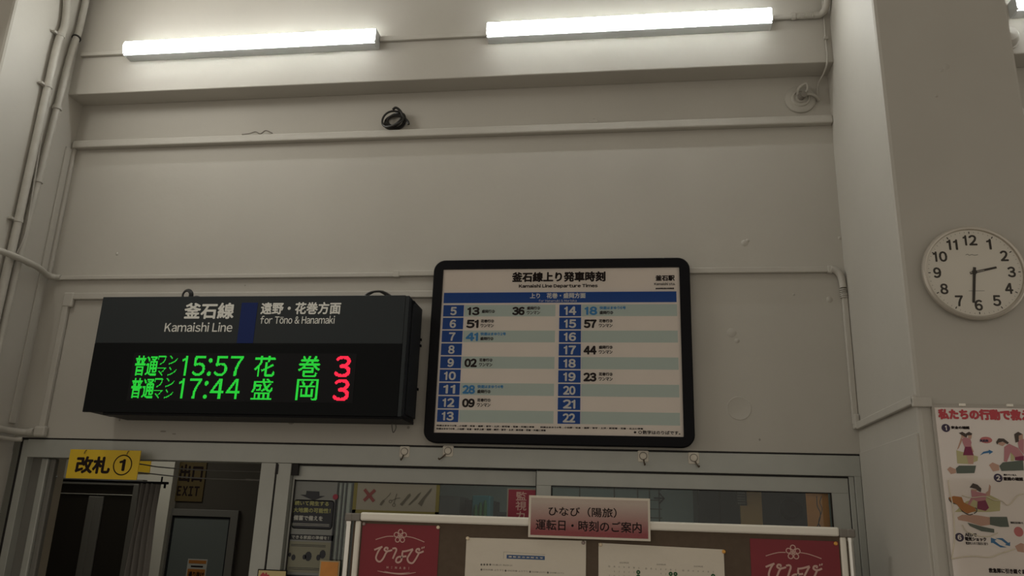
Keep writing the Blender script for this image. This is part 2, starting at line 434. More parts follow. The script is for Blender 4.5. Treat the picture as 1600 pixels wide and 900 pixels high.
# ------------------------------------------------------------------ ticket window
w = thing('window_1', (-0.4, 0.05, 0.95), None, None, kind='structure')
obj('jamb', G().box(-2.176, -2.086, -0.008, 0.11, 0.0, 1.907, 0.003), M['alu'], w)
obj('gasket', G().box(-2.086, -2.045, 0.004, 0.03, 1.835, 1.907), M['gap'], w)
obj('gasket', G().box(-2.185, -2.168, -0.011, 0.0, 1.838, 1.9), M['gap'], w)
obj('jamb', G().box(1.262, 1.290, -0.006, 0.11, 0.95, 1.908, 0.003), M['alu'], w)
obj('outer_jamb', G().box(1.292, 1.331, -0.010, 0.11, 0.95, 2.02, 0.003), M['alu'], w)
obj('sill', G().box(-2.086, 1.262, -0.02, 0.14, 0.93, 0.97, 0.003), M['alu'], w)
s1 = obj('sash', G().box(-2.084, -0.45, 0.035, 0.065, 1.808, 1.898, 0.003).box(-2.084, -2.070, 0.035, 0.065, 0.97, 1.81, 0.003).box(-0.51, -0.45, 0.035, 0.065, 0.97, 1.81, 0.003).box(-2.07, -0.51, .035, .065, .97, 1.02, .003), M['alu'], w)
obj('pane', G().box(-2.07, -0.51, 0.048, 0.052, 1.02, 1.808), M['glass'], s1)
s2 = obj('sash', G().box(-0.537, 1.258, -0.002, 0.028, 1.812, 1.897, 0.003).box(-0.537, -0.442, -0.002, 0.028, 0.97, 1.813, 0.003).box(1.158, 1.258, -0.002, 0.028, 0.97, 1.813, 0.003).box(-0.45, 1.16, -.002, .028, .97, 1.02, .003), M['alu'], w)
obj('pane', G().box(-0.442, 1.158, 0.011, 0.015, 1.02, 1.813), M['glass'], s2)
obj('gasket', G().box(-2.084, -0.54, 0.02, 0.034, 1.898, 1.909).box(-0.53, 1.262, 0.001, 0.02, 1.8965, 1.909).box(-2.070, -2.062, 0.033, 0.036, 1.02, 1.812).box(-0.446, -0.438, -0.0035, 0.0, 1.02, 1.814).box(1.154, 1.162, -0.0035, 0.0, 1.02, 1.814).box(-0.44, 1.158, -0.0035, 0, 1.808, 1.8145).box(-2.07, -0.54, .033, .036, 1.803, 1.81).box(1.258, 1.263, -.002, .01, .97, 1.9).box(-.5385, -.536, -.004, .01, .97, 1.9), M['gap'], w)

# ------------------------------------------------------------------ behind the doorway: passage
struct('wall_passage', G().box(-5.9, -3.965, 1.90, 2.05, 0, 2.7), M['passage_white'])
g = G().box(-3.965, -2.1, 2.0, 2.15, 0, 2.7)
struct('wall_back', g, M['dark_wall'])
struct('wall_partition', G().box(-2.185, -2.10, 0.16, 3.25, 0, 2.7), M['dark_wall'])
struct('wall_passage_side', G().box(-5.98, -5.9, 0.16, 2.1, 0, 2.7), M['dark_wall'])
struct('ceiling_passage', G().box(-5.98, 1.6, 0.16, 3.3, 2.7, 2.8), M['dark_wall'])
t = thing('wooden_post', (-3.98, 0.38, 0), 'cream painted post just inside the left doorway beside the metal door stile', 'post')
obj('shaft', G().box(-4.03, -3.945, 0.35, 0.43, 0, 1.95, 0.004), M['brown_panel'], t)
bpy.data.objects['shaft'].data.materials[0] = mat('cream_post', (0.42, 0.37, 0.29), 0.6)
obj('angle_bracket', G().add([(-4.0, .345, 1.92), (-3.93, .345, 1.80), (-4.06, .345, 1.74), (-4.0, .33, 1.92), (-3.93, .33, 1.80), (-4.06, .33, 1.74)], [(0, 2, 1), (3, 4, 5), (0, 1, 4, 3), (1, 2, 5, 4), (2, 0, 3, 5)]), M['grey_metal'], t)
t = thing('glazed_double_door', (-4.17, 1.22, 0), 'dark glazed double door with grey frame in the passage behind the yellow sign', 'door')
obj('frame', G().box(-4.60, -3.81, 1.2, 1.26, 1.79, 1.838, 0.003).box(-4.60, -4.55, 1.2, 1.26, 0, 1.8, 0.003).box(-3.88, -3.81, 1.19, 1.26, 0, 1.8, 0.003), M['grey_metal'], t)
obj('transom', G().box(-4.56, -3.87, 1.215, 1.235, 1.72, 1.80), M['dark_door'], t)
for x0, x1, sx in ((-4.56, -4.205, -4.26), (-4.195, -3.87, -4.135)):
    l = obj('leaf', G().box(x0, x1, 1.225, 1.245, 0.02, 1.715), M['dark_door'], t)
    obj('stile', G().box(min(sx, -4.2), max(sx, -4.2), 1.205, 1.225, 0.02, 1.70, 0.004), M['grey_metal'], l)
t = thing('curtain_rail', (-3.67, 0.6, 1.79), 'dark curtain rail running across the doorway above the grey curtain', 'curtain rail')
obj('rail', G().box(-4.12, -3.25, 0.59, 0.615, 1.782, 1.80, 0.004), M['black'], t)
obj('hanger', G().tube([(-3.30, .6, 1.79), (-3.30, .6, 1.835)], .006), M['black'], t)
obj('hanger', G().tube([(-3.27, .6, 1.79), (-3.27, .6, 1.755)], .008), M['black'], t)
g = G(); n = 40; vs = []
for i in range(n+1):
    u = i/n; x = -3.475 + 0.175*u; y = 0.605 + 0.022*math.sin(u*PI*9) + 0.008*math.sin(u*31)
    for k in range(9):
        z = 1.785 - k*0.2; vs.append((x + (0.008*math.sin(k*1.3+u*4)), y*(1) + 0.004*math.sin(k+u*9), z))
g.add(vs, [(i*9+k, i*9+k+1, (i+1)*9+k+1, (i+1)*9+k) for i in range(n) for k in range(8)], True)
tag(obj('curtain', g, M['curtain']), 'grey gathered curtain hanging from the dark rail in the doorway', 'curtain')
t = thing('hanging_cable', (-2.9, 0.15, 1.81), 'thin grey cable strung low across the doorway to its right jamb', 'cable', 'cables across the doorway')
obj('strand', G().tube(spline([(-3.45, .15, 1.838), (-3.215, .15, 1.836), (-2.825, .15, 1.810), (-2.29, .15, 1.806)]), .004, 6), M['cable_grey'], t)
obj('clamp', G().tube([(-2.45, .15, 1.808), (-2.35, .15, 1.806)], .008, 6), M['cable_grey'], t)
g = G().tube(spline([(-3.45, .17, 1.905), (-3.225, .17, 1.892), (-3.06, .17, 1.874), (-2.74, .17, 1.862), (-2.29, .17, 1.861)]), .004, 6)
tag(obj('hanging_cable', g, M['cable_grey']), 'thin dark cable sagging behind the yellow ticket gate sign, upper of two', 'cable', 'cables across the doorway')
tag(obj('yellow_board', G().box(-4.34, -4.19, 1.888, 1.8995, 1.925, 2.035, .002), M['yellow_dim']), 'plain yellow board edge showing just right of the hanging gate sign', 'board')
# exit sign and exit door
t = thing('exit_sign', (-3.86, 1.99, 1.70), 'faded yellow EXIT sign above the inner door seen through the doorway', 'sign')
obj('plate', G().box(-4.0, -3.71, 1.985, 1.998, 1.70, 2.08), M['exit_board'], t)
g = G(); put(g, '出口', -3.955, -3.735, 1.865, 2.02, 1.984, bold=.01); put(g, 'EXIT', -3.955, -3.745, 1.745, 1.83, 1.984, bold=.007, gap=.25)
obj('lettering', g, M['ink'], t)
t = thing('inner_door', (-3.72, 2.0, 0), 'blue-grey panelled inner door in a grey frame below the EXIT sign', 'door')
obj('frame', G().box(-4.01, -3.34, 1.955, 2.0, 1.575, 1.635, 0.004).box(-4.01, -3.95, 1.955, 2.0, 0, 1.58, 0.004).box(-3.41, -3.34, 1.955, 2.0, 0, 1.58, 0.004), M['grey_metal'], t)
obj('leaf', G().box(-3.95, -3.41, 1.975, 1.995, 0.02, 1.575), M['door_panel'], t)
obj('beading', G().box(-3.95, -3.935, 1.968, 1.977, .02, 1.57).box(-3.425, -3.41, 1.968, 1.977, .02, 1.57).box(-3.95, -3.41, 1.968, 1.977, 1.56, 1.575), M['slate_side'], t)
t = thing('door_notice', (-3.65, 1.97, 1.0), 'small orange and white notice stuck on the blue-grey inner door', 'notice')
obj('sheet', G().box(-3.755, -3.575, 1.972, 1.975, 1.0, 1.222), M['quake_white'], t)
obj('print_block', G().box(-3.745, -3.585, 1.9705, 1.972, 1.185, 1.212).box(-3.745, -3.585, 1.9705, 1.972, 1.0, 1.14), M['print_orange'], t)
g = G(); put(g, '通り抜け', -3.735, -3.59, 1.07, 1.12, 1.970, bold=.004); g.box(-3.72, -3.61, 1.9705, 1.972, 1.155, 1.168)
obj('lettering', g, M['ink'], t)

# ------------------------------------------------------------------ behind the glass: office
struct('wall_office', G().box(-2.1, 1.6, 3.1, 3.25, 0, 2.7), M['office_wall'])
struct('wall_office_side', G().box(1.5, 1.6, 0.16, 3.1, 0, 2.7), M['office_wall'])
t = thing('filing_cabinet', (-1.75, 2.6, 0), 'grey metal filing cabinet behind the left window pane, right of the tool sign', 'cabinet')
obj('body', G().box(-2.0, -1.50, 2.5, 2.95, 0, 1.83, .006), M['grey_metal'], t)
for k in range(5): obj('drawer', G().box(-1.98, -1.52, 2.49, 2.5, .05+k*.355, .385+k*.355, .004), M['grey_metal'], t)
tag(obj('dark_locker', G().box(-1.45, -1.19, 2.5, 2.9, 0, 1.80, .006).box(-1.44, -1.33, 2.485, 2.5, .05, 1.77, .004).box(-1.31, -1.20, 2.485, 2.5, .05, 1.77, .004), M['office_dark']), 'dark office locker standing behind the teal storage case', 'locker')
t = thing('storage_case', (-1.22, 2.3, 1.2), 'teal plastic case with green items seen through the left window pane', 'case')
obj('shell', G().box(-1.33, -1.17, 2.2, 2.4, 1.142, 1.83, .01), M['teal'], t)
for k in range(3): obj('bottle', G().tube([(-1.29+k*.04, 2.18, 1.4), (-1.29+k*.04, 2.18, 1.70+.02*k), (-1.29+k*.04, 2.18, 1.75+.02*k)], [.018, .018, .008], 8), M['leaf_green'], t)
tag(obj('office_desk', G().box(-1.36, .58, 2.0, 2.45, 1.10, 1.14, .004).box(-1.34, -1.28, 2.05, 2.4, 0, 1.1).box(.5, .56, 2.05, 2.4, 0, 1.1).box(0, .06, 2.05, 2.4, 0, 1.1), M['grey_metal']), 'grey office counter running along behind the ticket window', 'desk')
t = thing('monitor', (-0.98, 2.3, 1.14), 'black computer monitor seen low beside the red camera sign', 'monitor')
obj('screen', G().box(-1.12, -0.72, 2.28, 2.31, 1.38, 1.70, .01), M['office_dark'], t)
obj('stand', G().box(-.94, -.90, 2.3, 2.33, 1.14, 1.4, .004).box(-1.0, -.82, 2.24, 2.4, 1.14, 1.155, .004), M['office_dark'], t)
t = thing('route_board', (-0.15, 2.9, 1.4), 'pale line-ruled office board with an arrow behind the right window pane', 'board')  # pieces behind the right pane partly stand in for reflections in the glass
obj('panel', G().box(-0.75, 0.75, 3.06, 3.097, 1.25, 2.25, .006), M['office_wall'], t)
g = G()
for z in (1.955, 1.86, 1.78, 1.70): g.box(-.7, .33, 3.055, 3.06, z, z+.008)
for x in (-.45, -.12, .10, .21, .3): g.box(x, x+.012, 3.054, 3.06, 1.60, 2.0)
obj('ruling', g, M['tool_grey'], t)
p = at(1018, 778, 3.05); q = at(1040, 782, 3.05)
g = G().stroke([(p.x+.02, 1.885), (p.x+.115, 1.883)], .014, 3.05, False).stroke([(p.x+.07, 1.93), (p.x+.118, 1.883), (p.x+.07, 1.835)], .014, 3.05, False)
obj('arrow', g, M['office_dark'], t)
t = thing('work_bag', (0.42, 2.1, 1.14), 'rounded dark bag on the office counter beyond the pink sign', 'bag')
vs = []
g = G().lathe((.42, 2.2, 1.50), [(.0005, .12), (.06, .118), (.11, .09), (.145, .04), (.15, 0), (.14, -.05), (.0005, -.06)], 22)
obj('shell', g, M['slate_side'], t); obj('base', G().box(.30, .54, 2.12, 2.26, 1.14, 1.5, .03), M['slate_side'], t)
t = thing('dark_wardrobe', (0.75, 2.4, 0), 'tall dark brown wardrobe behind the right window pane', 'wardrobe')
obj('carcass', G().box(.60, .97, 2.3, 2.8, 0, 2.3, .006), M['dark_door'], t)
obj('door', G().box(.61, .78, 2.285, 2.3, .05, 2.25, .004), M['office_dark'], t); obj('door', G().box(.79, .96, 2.285, 2.3, .05, 2.25, .004), M['office_dark'], t)
t = thing('brown_notice_panel', (0.75, 0.32, 1.0), 'brown panel with a small dark label inside the right window pane', 'panel')
obj('board', G().box(.69, .82, .30, .315, 1.0, 1.9, .003), M['brown_panel'], t)
obj('dark_label', G().box(.665, .73, .29, .30, 1.74, 1.83), M['office_dark'], t)
g = G()
for k in range(5): g.box(.675, .72, .288, .29, 1.75+k*.015, 1.757+k*.015)
obj('ruling', g, M['grey_metal'], t)
t = thing('office_equipment_rack', (1.25, 2.0, 0), 'black equipment rack with a round dark device behind the right pane end', 'rack')
obj('frame', G().box(1.02, 1.48, 2.0, 2.5, 0, 2.3, .006), M['office_dark'], t)
obj('device', G().lathe((1.30, 1.99, 1.78), [(.0005, .05), (.06, .05), (.09, .02), (.09, 0)], 20), M['black'], t)

# ------------------------------------------------------------------ prints on the window glass
def sheet(name, label, cat, x0, x1, z0, z1, y, m, group=None, th=.002, pname='sheet'):
    t = thing(name, ((x0+x1)/2, y, z0), label, cat, group)
    obj(pname, G().box(x0, x1, y, y+th, z0, z1), m, t); return t
y = .0335
# earthquake notice
t = thing('earthquake_notice', (-1.94, .045, 1.0), 'dark blue disaster notice with a down arrow and yellow lettering in the left pane', 'poster')
obj('sheet', G().box(-2.066, -1.79, .044, .0465, 1.0, 1.802), M['quake_pale'], t)
g = G().rrect(-2.064, -1.80, 1.515, 1.69, .0425, .044, .02).box(-2.066, -1.788, .0425, .044, 1.45, 1.482).box(-1.798, -1.788, .0425, .044, 1.25, 1.7).box(-2.066, -1.79, .0425, .044, 1.0, 1.245)
obj('dark_ground', g, M['quake_dark'], t)
A = [at(x_, y_, .0415) for x_, y_ in ((479, 767), (499, 768), (499, 775), (508, 775), (490, 782), (469, 773), (478, 773))]
g = G().poly([(p.x, p.z) for p in A][::-1], .0415); obj('arrow', g, M['quake_dark'], t)
g = G(); put(g, '続いて発生する', -2.058, -1.835, 1.655, 1.683, .0418, bold=.002); put(g, '大地震の可能性！', -2.062, -1.82, 1.612, 1.642, .0418, bold=.002)
obj('yellow_lettering', g, M['quake_yellow'], t)
g = G(); put(g, '備蓄で備えを', -2.055, -1.865, 1.565, 1.595, .0418, bold=.002); put(g, 'できる家庭の準備を！', -2.055, -1.815, 1.455, 1.476, .0418, bold=.001)
for z in (1.544, 1.535): g.box(-2.06, -1.82, .042, .0425, z, z+.003)
obj('white_lettering', g, M['quake_white'], t)
obj('red_badge', G().disc(-1.797, 1.712, .017, .0415), M['cam_red'], t)
obj('picture_area', G().box(-2.066, -1.80, .043, .044, 1.26, 1.44), M['quake_cream'], t)
g = G()
for cx, cz, r in ((-2.03, 1.345, .014), (-2.055, 1.36, .01), (-1.96, 1.35, .012), (-1.935, 1.355, .022), (-1.87, 1.35, .014), (-1.845, 1.37, .02)): g.disc(cx, cz, r, .0425, 10, r*1.3)
for z in (1.42, 1.412, 1.285, 1.276): g.box(-2.055, -1.83, .042, .0425, z, z+.003)
obj('pictogram', g, M['quake_dark'], t)
tag(obj('window_blind_post', G().box(-1.782, -1.768, .06, .075, .98, 1.80, .002).box(-1.755, -1.745, .065, .08, .98, 1.80, .002).box(-1.728, -1.706, .06, .08, .98, 1.80, .002), M['alu']), 'slim grey upright profiles behind the glass between the disaster notice and the tool sign', 'post')
# tool sign
t = thing('prohibited_tools_sign', (-1.41, .04, 1.60), 'yellow-edged sign with a red cross and five grey blades in the left pane', 'sign')
obj('plate', G().box(-1.682, -1.135, .044, .047, 1.60, 1.802), M['sign_cream'], t)
g = G().box(-1.682, -1.660, .0425, .044, 1.60, 1.802).box(-1.157, -1.135, .0425, .044, 1.60, 1.802).box(-1.682, -1.135, .0425, .044, 1.60, 1.640)
obj('yellow_border', g, M['olive'], t)
def C3(x, y_): p = at(555 + x/11.43, 745 + y_/11.43, .0415); return (p.x, p.z)
g = G().stroke([C3(165, 225), C3(335, 440)], .019, .0415, False).stroke([C3(355, 235), C3(155, 425)], .019, .0410, False)
obj('red_cross', g, M['x_red'], t)
def blade(*p): return [C3(*q) for q in p]
g = G()
g.stroke(blade((635, 285), (590, 345), (510, 420)), .003, .0412); g.poly(blade((500, 410), (525, 430), (470, 515), (435, 500), (460, 450)), .0412)
g.ring(*C3(628, 440), .007, .0105, .0412, 16); g.ring(*C3(690, 505), .007, .0105, .0412, 16); g.stroke(blade((655, 425), (740, 385), (805, 378)), .004, .0412, False); g.stroke(blade((690, 475), (720, 380), (742, 305)), .004, .0412, False)
g.poly(blade((985, 295), (990, 340), (905, 430), (840, 520), (795, 490), (870, 410), (940, 320)), .0412)
g.poly(blade((1180, 270), (1150, 320), (1100, 390), (975, 505), (945, 500), (1040, 400), (1120, 310)), .0412)
g.poly(blade((1370, 200), (1350, 260), (1240, 400), (1185, 530), (1120, 480), (1200, 380), (1340, 220)), .0412)
obj('tool_drawing', g, M['tool_grey'], t)
# camera sign
t = thing('camera_warning_sign', (-.626, .04, 1.2), 'dark red vertical sign about surveillance cameras stuck in the left pane', 'sign')
obj('sheet', G().box(-.716, -.541, .042, .046, 1.2, 1.793), M['sign_cream'], t)
obj('red_ground', G().box(-.708, -.541, .0405, .042, 1.2, 1.786), M['cam_red'], t)
g = G(); put(g, '監視カメラ作動中', -.663, -.597, 1.327, 1.775, .040, bold=.002, vertical=True); obj('lettering', g, M['logo_pink'], t)
# orange sheet at the right end
t = thing('orange_sheet', (1.09, .04, 1.2), 'orange sheet with a thin dark branching crease at the right end of the pane', 'sheet')
obj('sheet', G().box(1.03, 1.155, .05, .053, 1.2, 1.812), M['orange'], t)
def C5(x, y_): p = at(1000 + x/5.161, 750 + y_/5.161, .048); return (p.x, p.z)
g = G().stroke([C5(1425, 130), C5(1430, 210), C5(1455, 270), C5(1440, 350), C5(1415, 400)], .005, .048).stroke([C5(1465, 130), C5(1450, 180), C5(1468, 240), C5(1440, 340), C5(1465, 400)], .004, .048).stroke([C5(1440, 350), C5(1455, 380), C5(1458, 402)], .006, .048)
obj('dark_crease', g, M['hair'], t)
# cream label on the mullion and orange card behind the stand post
t = thing('mullion_label', (-2.13, -.012, 1.1), 'yellow-bordered cream label with red writing low on the window mullion', 'label')
obj('plate', G().box(-2.224, -2.038, -.014, -.0085, 1.05, 1.272), M['black'], t)
obj('face', G().box(-2.218, -2.044, -.0155, -.014, 1.05, 1.266), mat('label_cream', (.62, .50, .24), .5), t)
g = G(); put(g, '飲', -2.205, -2.145, 1.19, 1.255, -.0165, bold=.006); obj('lettering', g, M['poster_red'], t)
t = thing('orange_card', (-1.77, -.03, 1.1), 'cream-edged orange card standing beside the left post of the notice board', 'card')
obj('edge', G().box(-1.830, -1.705, -.03, -.026, 1.05, 1.338), mat('card_edge', (.50, .40, .24), .5), t)
obj('face', G().box(-1.822, -1.713, -.032, -.030, 1.05, 1.331), M['orange'], t)

# ------------------------------------------------------------------ stand-up notice board
YB = -0.45
t = thing('notice_board_stand', (-.19, YB, 0), 'free-standing brown notice board with aluminium frame in front of the ticket window', 'notice board')
obj('panel', G().box(-1.50, 1.115, YB-.004, YB+.012, .72, 1.60), M['cork'], t)
obj('top_rail', G().box(-1.462, 1.078, YB-.022, YB+.02, 1.573, 1.618, .010), M['alu_bright'], t)
obj('bottom_rail', G().box(-1.462, 1.078, YB-.022, YB+.02, .69, .735, .010), M['alu_bright'], t)
for x0, x1 in ((-1.487, -1.457), (1.079, 1.109)): obj('side_rail', G().box(x0, x1, YB-.02, YB+.02, .70, 1.572, .008), M['alu_bright'], t)
for x0, x1, px in ((-1.525, -1.462, -1.529), (1.078, 1.142, 1.131)):
    obj('corner_bracket', G().box(x0, x1, YB-.026, YB+.024, 1.570, 1.612, .006), M['bracket'], t)
    obj('post_cap', G().box(px-.018, px+.024, YB-.03, YB+.028, 1.568, 1.612, .008), M['bracket'], t)
    p = obj('post', G().tube([(px, YB, .06), (px, YB, 1.57)], .0165, 16), M['chrome'], t)
    obj('collar', G().tube([(px, YB, 1.553), (px, YB, 1.569)], .019, 16), M['chrome'], p)
    obj('foot', G().box(px-.02, px+.02, YB-.3, YB+.3, 0, .06, .01), M['bracket'], t)

YP = YB-.0055
def pin(x, z, y, m, where):
    tag(obj('push_pin', G().lathe((x, y, z), [(.0005, .009), (.006, .009), (.0095, .005), (.010, .001), (.008, 0), (.003, -.003)], 14), m), where, 'push pin')
# crimson posters with the logo
def crimson(x0, x1, ztop, label, ref, lab_pins):
    t = thing('crimson_poster', ((x0+x1)/2, YP, ztop-.63), label, 'poster', 'crimson posters with a flower logo')
    obj('sheet', G().box(x0, x1, YP-.001, YP, ztop-.63, ztop), M['red_poster'], t)
    def Q(x, y_): p = at(560 + x/10.586, 815 + y_/10.586, YP-.0015); return (p.x+ref, p.z + (ztop-1.559))
    yy = YP-.0018; g = G()
    for k in range(5):
        a = math.radians(90+72*k); c = Q(692, 242); g.ring(c[0]+.0235*math.cos(a), c[1]+.0235*math.sin(a), .0095, .0145, yy-.0001*k, 18)
    g.ring(*Q(692, 242), .002, .009, yy, 12)
    obj('flower_emblem', g, M['logo_pink'], t)
    obj('ornament_line', G().stroke([Q(285, 298), Q(380, 268), Q(480, 245), Q(582, 243)], .004, yy), M['logo_pink'], t)
    obj('ornament_line', G().stroke([Q(795, 245), Q(900, 265), Q(1000, 300), Q(1092, 338)], .004, yy), M['logo_pink'], t)
    g = G().stroke([Q(315, 815), Q(430, 838), Q(560, 855), Q(690, 868), Q(820, 862), Q(950, 840)], .006, yy, taper=True)
    g.stroke([Q(430, 822), Q(560, 848), Q(700, 856), Q(850, 838)], .004, yy-.0002, taper=True)
    obj('ornament_line', g, M['logo_pink'], t)
    g = G(); wd = .0095
    S = [[(262, 468), (330, 440), (398, 415)], [(375, 425), (325, 500), (292, 590), (310, 645), (360, 660), (410, 610), (450, 530), (478, 495)],
         [(560, 470), (510, 485), (465, 490), (430, 465), (450, 432), (485, 438), (478, 465)],
         [(562, 448), (610, 440), (628, 470), (600, 540), (568, 615)],
         [(722, 495), (800, 485), (905, 455)], [(728, 505), (722, 580), (705, 650), (655, 678), (622, 655), (640, 600), (690, 580), (722, 600)], [(735, 580), (795, 572)],
         [(900, 460), (845, 545), (812, 610), (835, 670), (895, 685), (945, 625), (985, 555), (1005, 515)], [(1080, 490), (1035, 510), (990, 515), (955, 490), (972, 455), (1010, 455), (1000, 485)],
         [(1060, 420), (1048, 450)], [(1092, 412), (1078, 442)]]
    for k, s in enumerate(S): g.stroke([Q(*q) for q in s], wd if k < 9 else .006, yy-.0001*k)
    obj('brush_lettering', g, M['logo_pink'], t)
    g = G(); a = Q(445, 762); b = Q(858, 768)
    for i, ch in enumerate('HINABI'):
        cx = a[0] + .012 + (b[0]-a[0]-.02)*i/5; w_ = .0035 if ch == 'I' else .010; put(g, ch, cx-w_/2, cx+w_/2, a[1]-.004, a[1]+.008, yy, bold=.001)
    obj('small_lettering', g, M['logo_pink'], t)
crimson(-1.448, -1.012, 1.559, 'crimson poster with pale flower logo at the left end of the notice board', 0, None)
a0 = at(625, 838, YP); a1 = at(1240, 864, YP)
crimson(.632, 1.072, 1.549, 'crimson poster with pale flower logo at the right end of the notice board', a1.x-a0.x-.004, None)
pin(-1.440, 1.556, YP-.001, M['pin_grey'], 'grey push pin at the top left corner of the left crimson poster')
pin(-1.020, 1.551, YP-.001, M['pin_cream'], 'cream push pin at the top right corner of the left crimson poster')
pin(1.058, 1.538, YP-.001, M['pin_orange'], 'orange push pin at the top right corner of the right crimson poster')
# two laminated sheets
def trap(x0, x1, zt0, zt1, zb, y, th=.0012):
    return G().add([(x0, y, zb), (x1, y, zb), (x1, y, zt1), (x0, y, zt0), (x0, y+th, zb), (x1, y+th, zb), (x1, y+th, zt1), (x0, y+th, zt0)],
                   [(0, 1, 2, 3), (7, 6, 5, 4), (0, 4, 5, 1), (1, 5, 6, 2), (2, 6, 7, 3), (3, 7, 4, 0)])
t = thing('laminated_notice', (-.53, YP, 1.05), 'laminated cream notice with a small blue heading box, left of centre on the board', 'notice')
obj('sheet', trap(-.860, -.214, 1.503, 1.508, 1.05, YP-.0015), M['sheet'], t)
def N1(x, y_): p = at(700 + x/6.667, 830 + y_/6.667, YP-.002); return (p.x, p.z)
yy = YP-.002
a, b = N1(612, 240), N1(1008, 300); g = G().box(a[0], b[0], yy-.0003, yy, b[1], a[1]-.002); obj('blue_heading', g, M['bluebox'], t)
g = G(); put(g, '運転日のお知らせ', a[0]+.01, b[0]-.01, b[1]+.006, a[1]-.008, yy-.0006, bold=.001, cjk=1.3); obj('heading_lettering', g, M['sheet'], t)
g = G(); a, b = N1(580, 215), N1(1030, 305)
g.stroke([(a[0], a[1]), (a[0], b[1])], .001, yy, False).stroke([(a[0], a[1]), (b[0]-.01, a[1]-.006)], .001, yy, False)
for x in (348, 378, 408, 440): c = N1(x, 348); g.disc(c[0], c[1], .0052, yy-.0002, 12)
for x in (348, 600, 855, 1040): c = N1(x, 400+(x-348)*.045); g.disc(c[0], c[1], .0052, yy-.0002, 12)
a = N1(460, 358); b = N1(670, 348); put(g, 'の日に運転します。時刻は次のとおり', a[0], b[0], a[1], b[1], yy)
for x0_, x1_ in ((365, 580), (620, 830), (875, 1015), (1060, 1205)):
    a = N1(x0_, 408+(x0_-348)*.045); b = N1(x1_, 398+(x0_-348)*.045); put(g, '印の列車 上り下り', a[0], b[0], a[1], b[1], yy)
obj('lettering', g, M['grey_ink'], t)
t = thing('calendar_notice', (.18, YP, 1.05), 'laminated calendar notice with green dots, right of centre on the board', 'notice')
obj('sheet', trap(-.148, .498, 1.500, 1.489, 1.05, YP-.0015), M['sheet'], t)
def N2(x, y_): p = at(930 + x/7.273, 840 + y_/7.273, YP-.002); return (p.x, p.z)
g = G()
for x0_, x1_, y_ in ((275, 380, 285), (695, 800, 305), (1120, 1222, 327)):
    a = N2(x0_, y_+8); b = N2(x1_, y_-6); put(g, '2025年8月', a[0], b[0], a[1], b[1], yy, gap=.05)
for m0, xs, y_ in ((0, range(160, 500, 56), 328), (1, range(578, 930, 56), 352), (2, range(1000, 1350, 57), 374)):
    for i, x in enumerate(xs):
        c = N2(x, y_+(i*2.5)); put(g, '日月火水木金土'[i], c[0]-.004, c[0]+.004, c[1]-.004, c[1]+.004, yy)
for m0, xs, y_, st in ((0, range(160, 500, 56), 382, 1), (1, range(578, 930, 56), 402, 3), (2, range(1000, 1350, 57), 424, 6)):
    n = 1
    for row in range(5):
        for i, x in enumerate(xs):
            if row == 0 and i < st: continue
            if n > 31: break
            c = N2(x, y_+(i*2.5)+row*50); s = str(n); w_ = .0022 if len(s) == 1 else .0045
            put(g, s, c[0]-w_, c[0]+w_, c[1]-.0035, c[1]+.0035, yy); n += 1
obj('calendar_print', g, M['grey_ink'], t)
g = G()
for x, y_ in ((490, 393), (490, 443), (858, 412), (912, 414), (858, 462), (912, 464), (1340, 435), (1285, 484), (1340, 486)): c = N2(x, y_); g.ring(c[0], c[1], .003, .0105, yy-.0004, 18)
obj('green_mark', g, M['green_ink'], t)
c = N2(1462, 160); pin(c[0], c[1], YP-.0015, M['pin_orange'], 'orange push pin at the top right corner of the calendar notice')
c = N2(60, 80); pin(c[0], c[1], YP-.0015, M['pin_cream'], 'cream push pin at the top left corner of the calendar notice')
c = N1(205, 75); pin(c[0], c[1], YP-.0015, M['pin_cream'], 'cream push pin at the top left corner of the laminated cream notice')
c = N1(1410, 120); pin(c[0], c[1], YP-.0015, M['pin_grey'], 'dull push pin at the top right corner of the laminated cream notice')
# pink headline sign over the top rail
YS = YB-.03
t = thing('pink_headline_sign', (-.2, YS, 1.515), 'glossy pink to red laminated sign overlapping the notice board top rail', 'sign')
x0, x1, z0, z1 = -.522, .124, 1.517, 1.734
obj('laminate', G().box(x0, x1, YS, YS+.003, z0, z1, .001), M['sheet'], t)
obj('gradient_print', G().box(x0+.012, x1-.012, YS-.001, YS, z0+.012, z1-.012), gradient_mat('pink_gradient', .012, .205, (.26, .012, .02), (.50, .40, .34)), t)
g = G(); put(g, 'ひなび（陽旅）', -.415, -.052, 1.630, 1.680, YS-.0015, bold=.0015); put(g, '運転日・時刻のご案内', -.482, .078, 1.556, 1.611, YS-.0015, bold=.0015)
obj('lettering', g, M['ink'], t)

